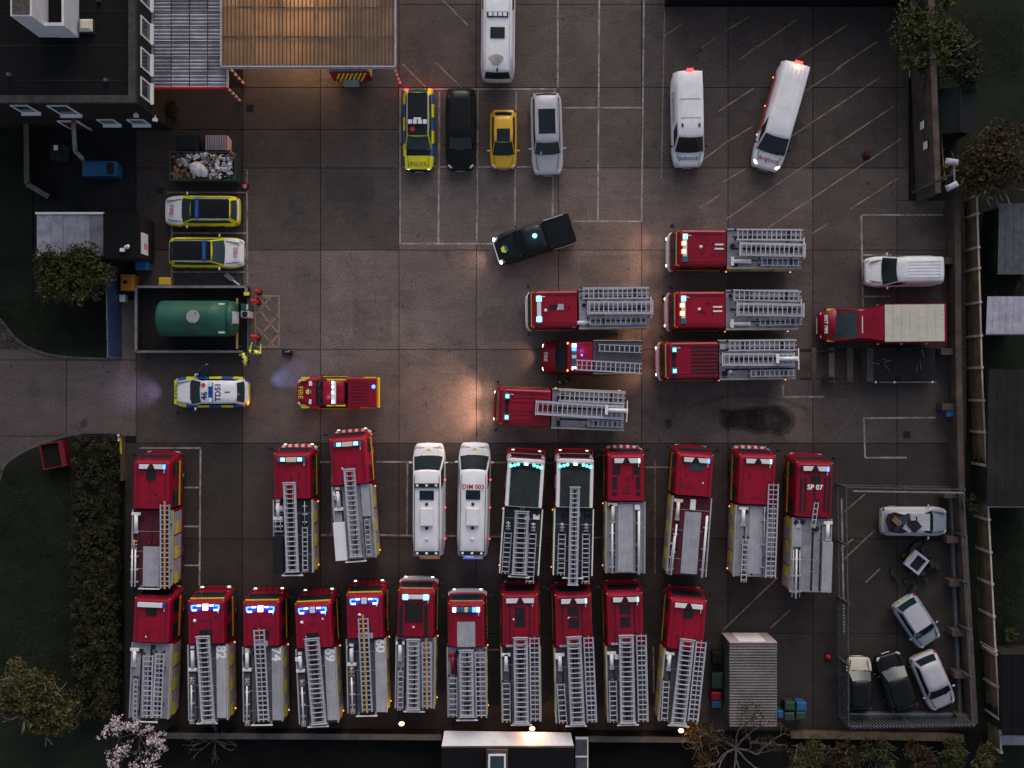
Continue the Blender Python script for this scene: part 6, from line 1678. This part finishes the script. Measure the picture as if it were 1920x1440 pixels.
yk = root("yellow_barrier", (0, 0, 0), 0, "low yellow striped barrier between the hedge and the yard", "barrier"); MB().bar(A, B, .12, .01, .55).build("rail", "timber", yk); MB().bar(G(232, 818), G(233, 850), .13, .552, .60).build("yellow_cap", "yellow_trim", yk)

# ------------------------------------------------------------------ people
def person(label, px, py, face, jacket, hat, arms=((.34, .10, .95), (.30, .22, 1.05))):
    w = G(px, py, 1.4); w.z = 0
    r = root("person", w, face, label, "person")
    bm = bmesh.new(); sl = bm.verts.layers.skin.verify()
    def v(p, rad):
        x = bm.verts.new(p); x[sl].radius = rad if isinstance(rad, tuple) else (rad, rad); return x
    pel = v((0, 0, .95), (.16, .12)); bm.verts.ensure_lookup_table()
    pel[sl].use_root = True
    ch = [pel, v((0, .01, 1.12), (.19, .15)), v((0, .02, 1.34), (.22, .165)), v((0, .0, 1.46), (.12, .09)), v((0, .01, 1.54), .055), v((0, .03, 1.62), (.075, .09)), v((0, .03, 1.72), (.08, .095)), v((0, .02, 1.78), .06)]
    for a, b2 in zip(ch[:-1], ch[1:]): bm.edges.new((a, b2))
    for s, (ax, ay, az) in zip((-1, 1), arms):
        sh_, el = v((s*.23, .0, 1.38), .09), v((s*.33, -.02, 1.13), .07)
        wr_, hd = v((s*ax, ay, az), .036), v((s*ax, ay + .07, az - .03), (.042, .025))
        for a, b2 in ((ch[2], sh_), (sh_, el), (el, wr_), (wr_, hd)): bm.edges.new((a, b2))
        for k in range(4):
            f1 = v((s*ax + (k - 1.5)*.018, ay + .12 + .008*(1 - abs(k - 1.5)), az - .045), .009); f2 = v((s*ax + (k - 1.5)*.019, ay + .15, az - .075), .008)
            bm.edges.new((hd, f1)); bm.edges.new((f1, f2))
        t1 = v((s*(ax - .045), ay + .075, az - .035), .010); t2 = v((s*(ax - .055), ay + .11, az - .05), .009); bm.edges.new((wr_, t1)); bm.edges.new((t1, t2))
        hp, kn, an, ft = v((s*.10, 0, .88), .095), v((s*.11, .03, .50), .068), v((s*.11, -.02, .09), .045), v((s*.12, .14, .045), (.045, .035))
        for a, b2 in ((pel, hp), (hp, kn), (kn, an), (an, ft)): bm.edges.new((a, b2))
    me = bpy.data.meshes.new("body"); bm.to_mesh(me); bm.free()
    o = obj("body", me, r)
    m1 = o.modifiers.new("skin", 'SKIN'); m1.use_smooth_shade = True
    m2 = o.modifiers.new("subsurf", 'SUBSURF'); m2.levels = m2.render_levels = 1
    dg = bpy.context.evaluated_depsgraph_get(); dg.update()
    me2 = bpy.data.meshes.new_from_object(o.evaluated_get(dg)); o.modifiers.clear(); o.data = me2
    me2.materials.clear()
    for mm in (jacket, "cloth_dark", "skin_tone"): me2.materials.append(M[mm])
    for p in me2.polygons:
        c = p.center
        hand = any(abs(c.x - s*ax) < .08 and c.y > ay - .01 and abs(c.z - az) < .12 for s, (ax, ay, az) in zip((-1, 1), arms))
        p.material_index = 2 if (c.z > 1.50 or hand) else (0 if c.z > .86 else 1)
        p.use_smooth = True
    MB().blob((0, .015, 1.775), .095, .11, .075, nu=12).build("hair" if hat == "hair" else "cap", hat, r, smooth=True)
    for s in (-1, 1): MB().blob((s*.03, .118, 1.70), .012, .008, .008, nu=6, nv=3).build("eye", "trim_dark", r)
    MB().blob((0, .128, 1.665), .012, .018, .022, nu=6, nv=4).build("nose", "skin_tone", r); MB().box(-.025, .025, .112, .12, 1.615, 1.625).build("mouth", "red_dull", r)
    if jacket == "hivis_jacket":
        for z in (1.05, 1.22): MB().loft([[(.235*math.cos(t), .19*math.sin(t) + .01, zz) for t in [2*math.pi*i/14 for i in range(14)]] for zz in (z, z + .05)], cap=False).build("reflective_band", "lens_white", r)
    return r
person("person in yellow high visibility jacket with dark hat beside the patrol car, nearer the car", 457, 673, math.radians(100), "hivis_jacket", "cloth_dark")
person("person in yellow high visibility jacket reaching out at the corner of the tank enclosure", 476, 660, math.radians(-10), "hivis_jacket", "hair", arms=((.26, .42, 1.25), (.28, .40, 1.2)))
person("person in dark clothing between two central fire engines, nearer the small one", 1066, 705, math.radians(90), "cloth_dark", "hair")
person("person in dark clothing between two central fire engines, nearer the long one", 1062, 716, math.radians(30), "cloth_dark", "hair")

# ------------------------------------------------------------------ trees, hedge, shrubs
def leaves(mb, c, rad, n, size, squash=1.0, rng_=random, bias=.45):
    for _ in range(n):
        a, e = rng_.uniform(0, 6.283), math.asin(rng_.uniform(-.5, 1)); q = rad * rng_.uniform(bias, 1.0)
        p = Vector((c[0] + q*math.cos(a)*math.cos(e), c[1] + q*math.sin(a)*math.cos(e), c[2] + q*math.sin(e)*squash))
        s = size * rng_.uniform(.5, 1.2)
        u = Vector((rng_.gauss(0,1), rng_.gauss(0,1), rng_.gauss(0,.6))).normalized(); v = u.orthogonal().normalized(); v = (Matrix.Rotation(rng_.uniform(0, 6.28), 3, u) @ v)
        u *= s; v *= s*.55
        mb.add([p - u, p + v, p + u, p - v], [(0, 1, 2, 3)])
def branches(mb, p, d, length, rad, depth, tips, rng_, spread=.6, up=.15):
    q = p + d * length * .5 + Vector((rng_.gauss(0,.06), rng_.gauss(0,.06), 0)) * length; e = p + d * length + Vector((rng_.gauss(0,.1), rng_.gauss(0,.1), rng_.gauss(0,.05))) * length
    mb.tube([p, q, e], rad, 5 if depth > 1 else 4, rad * .6)
    if depth == 0: tips.append(e); return
    for _ in range(rng_.choice((2, 3, 3))):
        nd = (d + Vector((rng_.gauss(0, spread), rng_.gauss(0, spread), rng_.gauss(up, .25)))).normalized()
        branches(mb, e if rng_.random() < .7 else q, nd, length * rng_.uniform(.6, .85), rad * .6, depth - 1, tips, rng_, spread, up)
def tree(label, px, py, h, rad, leafm, seed, nl=2600, size=.15, name="tree", barkm="bark", cat="tree", group=None, clumps=32, depth=2, leaf_rad=None, zc=None, squash=.7, holes=.4):
    rg = random.Random(seed)
    w = G(px, py, h * .75); w.z = 0
    r = root(name, w, 0, label, cat, group)
    tips = []; tb = MB()
    tb.tube([(0, 0, -.05), (rg.gauss(0,.05), rg.gauss(0,.05), h*.22), (rg.gauss(0,.1), rg.gauss(0,.1), h*.42)], rad*.07 + .05, 7, rad*.05 + .03)
    for k in range(6):
        a = k*1.05 + rg.uniform(-.3, .3); branches(tb, Vector((0, 0, h*.38)), Vector((math.cos(a), math.sin(a), rg.uniform(.35, 1.1))).normalized(), rad*.5, rad*.035 + .015, depth, tips, rg)
    tb.build("trunk", barkm, r)
    if leafm:
        lb = MB()
        for k in range(clumps):
            a = rg.uniform(0, 6.283); lob = .78 + .22*math.sin(2.3*a + seed) + .14*math.sin(5*a + seed*2)
            q = rad * math.sqrt(rg.random()) * .86 * lob; cr = rad * rg.choice((.10, .14, .2, .28, .36))
            z = h*.70 + (rg.uniform(-.3, .34)) * rad * squash * (1.25 - q / rad)
            leaves(lb, (q*math.cos(a), q*math.sin(a), z), cr, int(nl / clumps * (.4 + 2.6*cr/rad)), size * rg.uniform(.65, 1.25), squash, rg, .05)
        lb.build("crown", leafm, r, kind="stuff")
    return r
tree("olive green rounded tree overhanging the pale corrugated shed", 137, 515, 4.2, 2.3, "leaf_olive", 1, 9000, .13, clumps=68)
tree("loose yellowish shrub tree in the bottom left corner", 62, 1312, 3.4, 2.7, "leaf_rust", 2, 10500, .11, clumps=60)
tree("yellow green tree growing over the top of the brick wall at the upper right", 1745, 65, 4.0, 2.7, "leaf_lime", 4, 7000, .12, clumps=44)
tree("dark brown bushy tree at the right edge below the garden shed", 1868, 305, 4.5, 2.8, "leaf_brown", 5, 6500, .13, clumps=48)
tree("dark scrubby tree behind the trellis fence at the upper right", 1782, 115, 3.5, 2.2, "leaf_green", 6, 4500, .12, clumps=32)
tree("low brown shrub below the floodlight mast", 1795, 325, 2.4, 1.2, "leaf_rust", 7, 1800, .10, clumps=24, name="shrub", cat="shrub")
# blossom tree
def blossom(px, py, h, rad, seed, label):
    rg = random.Random(seed); w = G(px, py, h*.8); w.z = 0
    r = root("blossom_tree", w, 0, label, "tree"); tb = MB(); tips = []
    tb.tube([(0, 0, -.05), (.03, 0, h*.3), (0, .05, h*.45)], .11, 7, .08)
    for k in range(8): a = k*.785 + rg.uniform(-.2, .2); branches(tb, Vector((0, 0, h*.42)), Vector((math.cos(a), math.sin(a), rg.uniform(.3, 1.0))).normalized(), rad*.46, .035, 2, tips, rg, .45)
    tb.build("trunk", "bark", r); lb = MB()
    for t in tips:
        leaves(lb, t, .22, 12, .095, 1, rg, 0); 
        for _ in range(6): leaves(lb, t * rg.uniform(.55, .95) + Vector((0, 0, h*.12)), .16, 2, .08, 1, rg, 0)
    lb.build("crown", "blossom", r, kind="stuff")
blossom(247, 1392, 4.0, 2.35, 21, "small tree covered in pale pink blossom at the bottom left")
def bare(label, px, py, h, rad, seed, m="bark_pale", n=9, depth=3, th=.05, name="bare_tree"):
    rg = random.Random(seed); w = G(px, py, h*.6); w.z = 0
    r = root(name, w, 0, label, "tree"); tb = MB(); tips = []
    tb.tube([(0, 0, -.05), (.02, 0, h*.25), (.0, .0, h*.4)], th*2.2, 7, th*1.6)
    for k in range(n): a = k*6.283/n + rg.uniform(-.3, .3); branches(tb, Vector((0, 0, h*.38)), Vector((math.cos(a), math.sin(a), rg.uniform(.15, .6))).normalized(), rad*.42, th, depth, tips, rg, .35, .05)
    tb.build("trunk", m, r)
    return r, tips
bare("small leafless shrub tree on the verge below the lower row", 398, 1392, 2.2, 1.7, 31, "bark_pale", 8, 2, .028)
r, tips = bare("large leafless tree with pale twisted limbs in front of the container", 1388, 1415, 5.0, 3.2, 33, "bark", 7, 3, .075)
lb = MB(); rg = random.Random(5)
for t in tips: leaves(lb, t, .3, 10, .06, 1, rg, 0)
lb.build("crown", "leaf_brown", r, kind="stuff")
tree("brown twiggy shrub left of the container at the bottom edge", 1325, 1392, 2.8, 1.7, "leaf_brown", 41, 2600, .08, name="shrub", cat="shrub", clumps=36)
for k, (px, py, rd, m2, lab) in enumerate(((1510,1412,1.2,"leaf_rust","yellow brown shrub right of the leafless tree on the bottom verge"),(1578,1420,1.3,"leaf_brown","brown shrub below the left corner of the scrap compound"),(1650,1418,1.3,"leaf_olive","olive shrub below the middle of the scrap compound"),(1725,1420,1.2,"leaf_brown","brown shrub below the right part of the scrap compound"),(1790,1415,1.2,"leaf_olive","olive shrub at the lower right corner of the compound"),(1850,1425,1.1,"leaf_rust","rusty shrub in the bottom right corner"))):
    tree(lab, px, py, 1.9, rd, m2, 50 + k, 1900, .09, name="shrub", cat="shrub", clumps=26)
bare("thin bare bush over the pale shed roof at the right edge", 1912, 565, 3.2, 1.6, 71, "bark", 7, 2, .03, "bare_bush")
bare("thin bare bush on the verge left of the compound shrubs", 1635, 1425, 2.0, 1.5, 72, "bark", 7, 2, .025, "bare_bush")
tree("small bright green shrub in the right hand garden", 1898, 1190, 1.0, .55, "leaf_lime", 81, 700, .07, name="shrub", cat="shrub", clumps=14)
tree("creeping green shrub on top of the right hand wall", 1822, 948, 2.4, .7, "leaf_green", 82, 900, .08, name="shrub", cat="shrub", clumps=16)
# hedge
hg = root("hedge", (0, 0, 0), 0, "wide dark brown green hedge along the left side of the yard", "hedge")
lb = MB(); rg = random.Random(9); core = MB()
for i in range(420):
    px, py = rg.uniform(138, 218), rg.uniform(820, 1350)
    c = G(px, py, 1.3); leaves(lb, (c.x, c.y, rg.uniform(.95, 1.45)), rg.uniform(.15, .5), 42, rg.uniform(.05, .10), .6, rg, .1)
lb.build("foliage", "leaf_hedge", hg, kind="stuff")
lb = MB()
for i in range(300):
    px, py = rg.uniform(136, 220), rg.uniform(818, 1352)
    c = G(px, py, 1.3); leaves(lb, (c.x, c.y, rg.uniform(.9, 1.35)), rg.uniform(.15, .5), 42, rg.uniform(.05, .10), .6, rg, .1)
lb.build("foliage", "leaf_green", hg, kind="stuff")
a, b2 = G(136, 1350, 1.0), G(220, 818, 1.0)
MB().box(a.x, b2.x, a.y, b2.y, .07, 1.0).build("stems", "soil", hg)
# grass tufts
def tufts(poly, n, seed, name, label):
    rg = random.Random(seed); q = MB()
    x0, x1, y0, y1 = poly
    for _ in range(n):
        p = G(rg.uniform(x0, x1), rg.uniform(y0, y1)); p.z = .07; h = rg.uniform(.04, .12); a = rg.uniform(0, 6.28); l = Vector((math.cos(a), math.sin(a), 0)) * rg.uniform(.04, .1)
        s = Vector((-l.y, l.x, 0)).normalized() * .02
        q.add([p - s, p + s, p + l + Vector((0, 0, h))], [(0, 1, 2)])
    q.build(name, "grass_blade", None, kind="stuff", label=label, cat="grass")
tufts((0, 132, 880, 1300), 16000, 1, "grass_blades", "rough dark grass on the lawn left of the hedge")
tufts((0, 195, 560, 655), 5000, 2, "grass_blades", "rough dark grass beside the road below the olive tree")

tufts((1855, 1920, 960, 1200), 3000, 3, "grass_blades", "dark garden grass behind the right hand fence")
tufts((1800, 1920, 20, 150), 2500, 4, "grass_blades", "dark garden grass in the upper right corner")
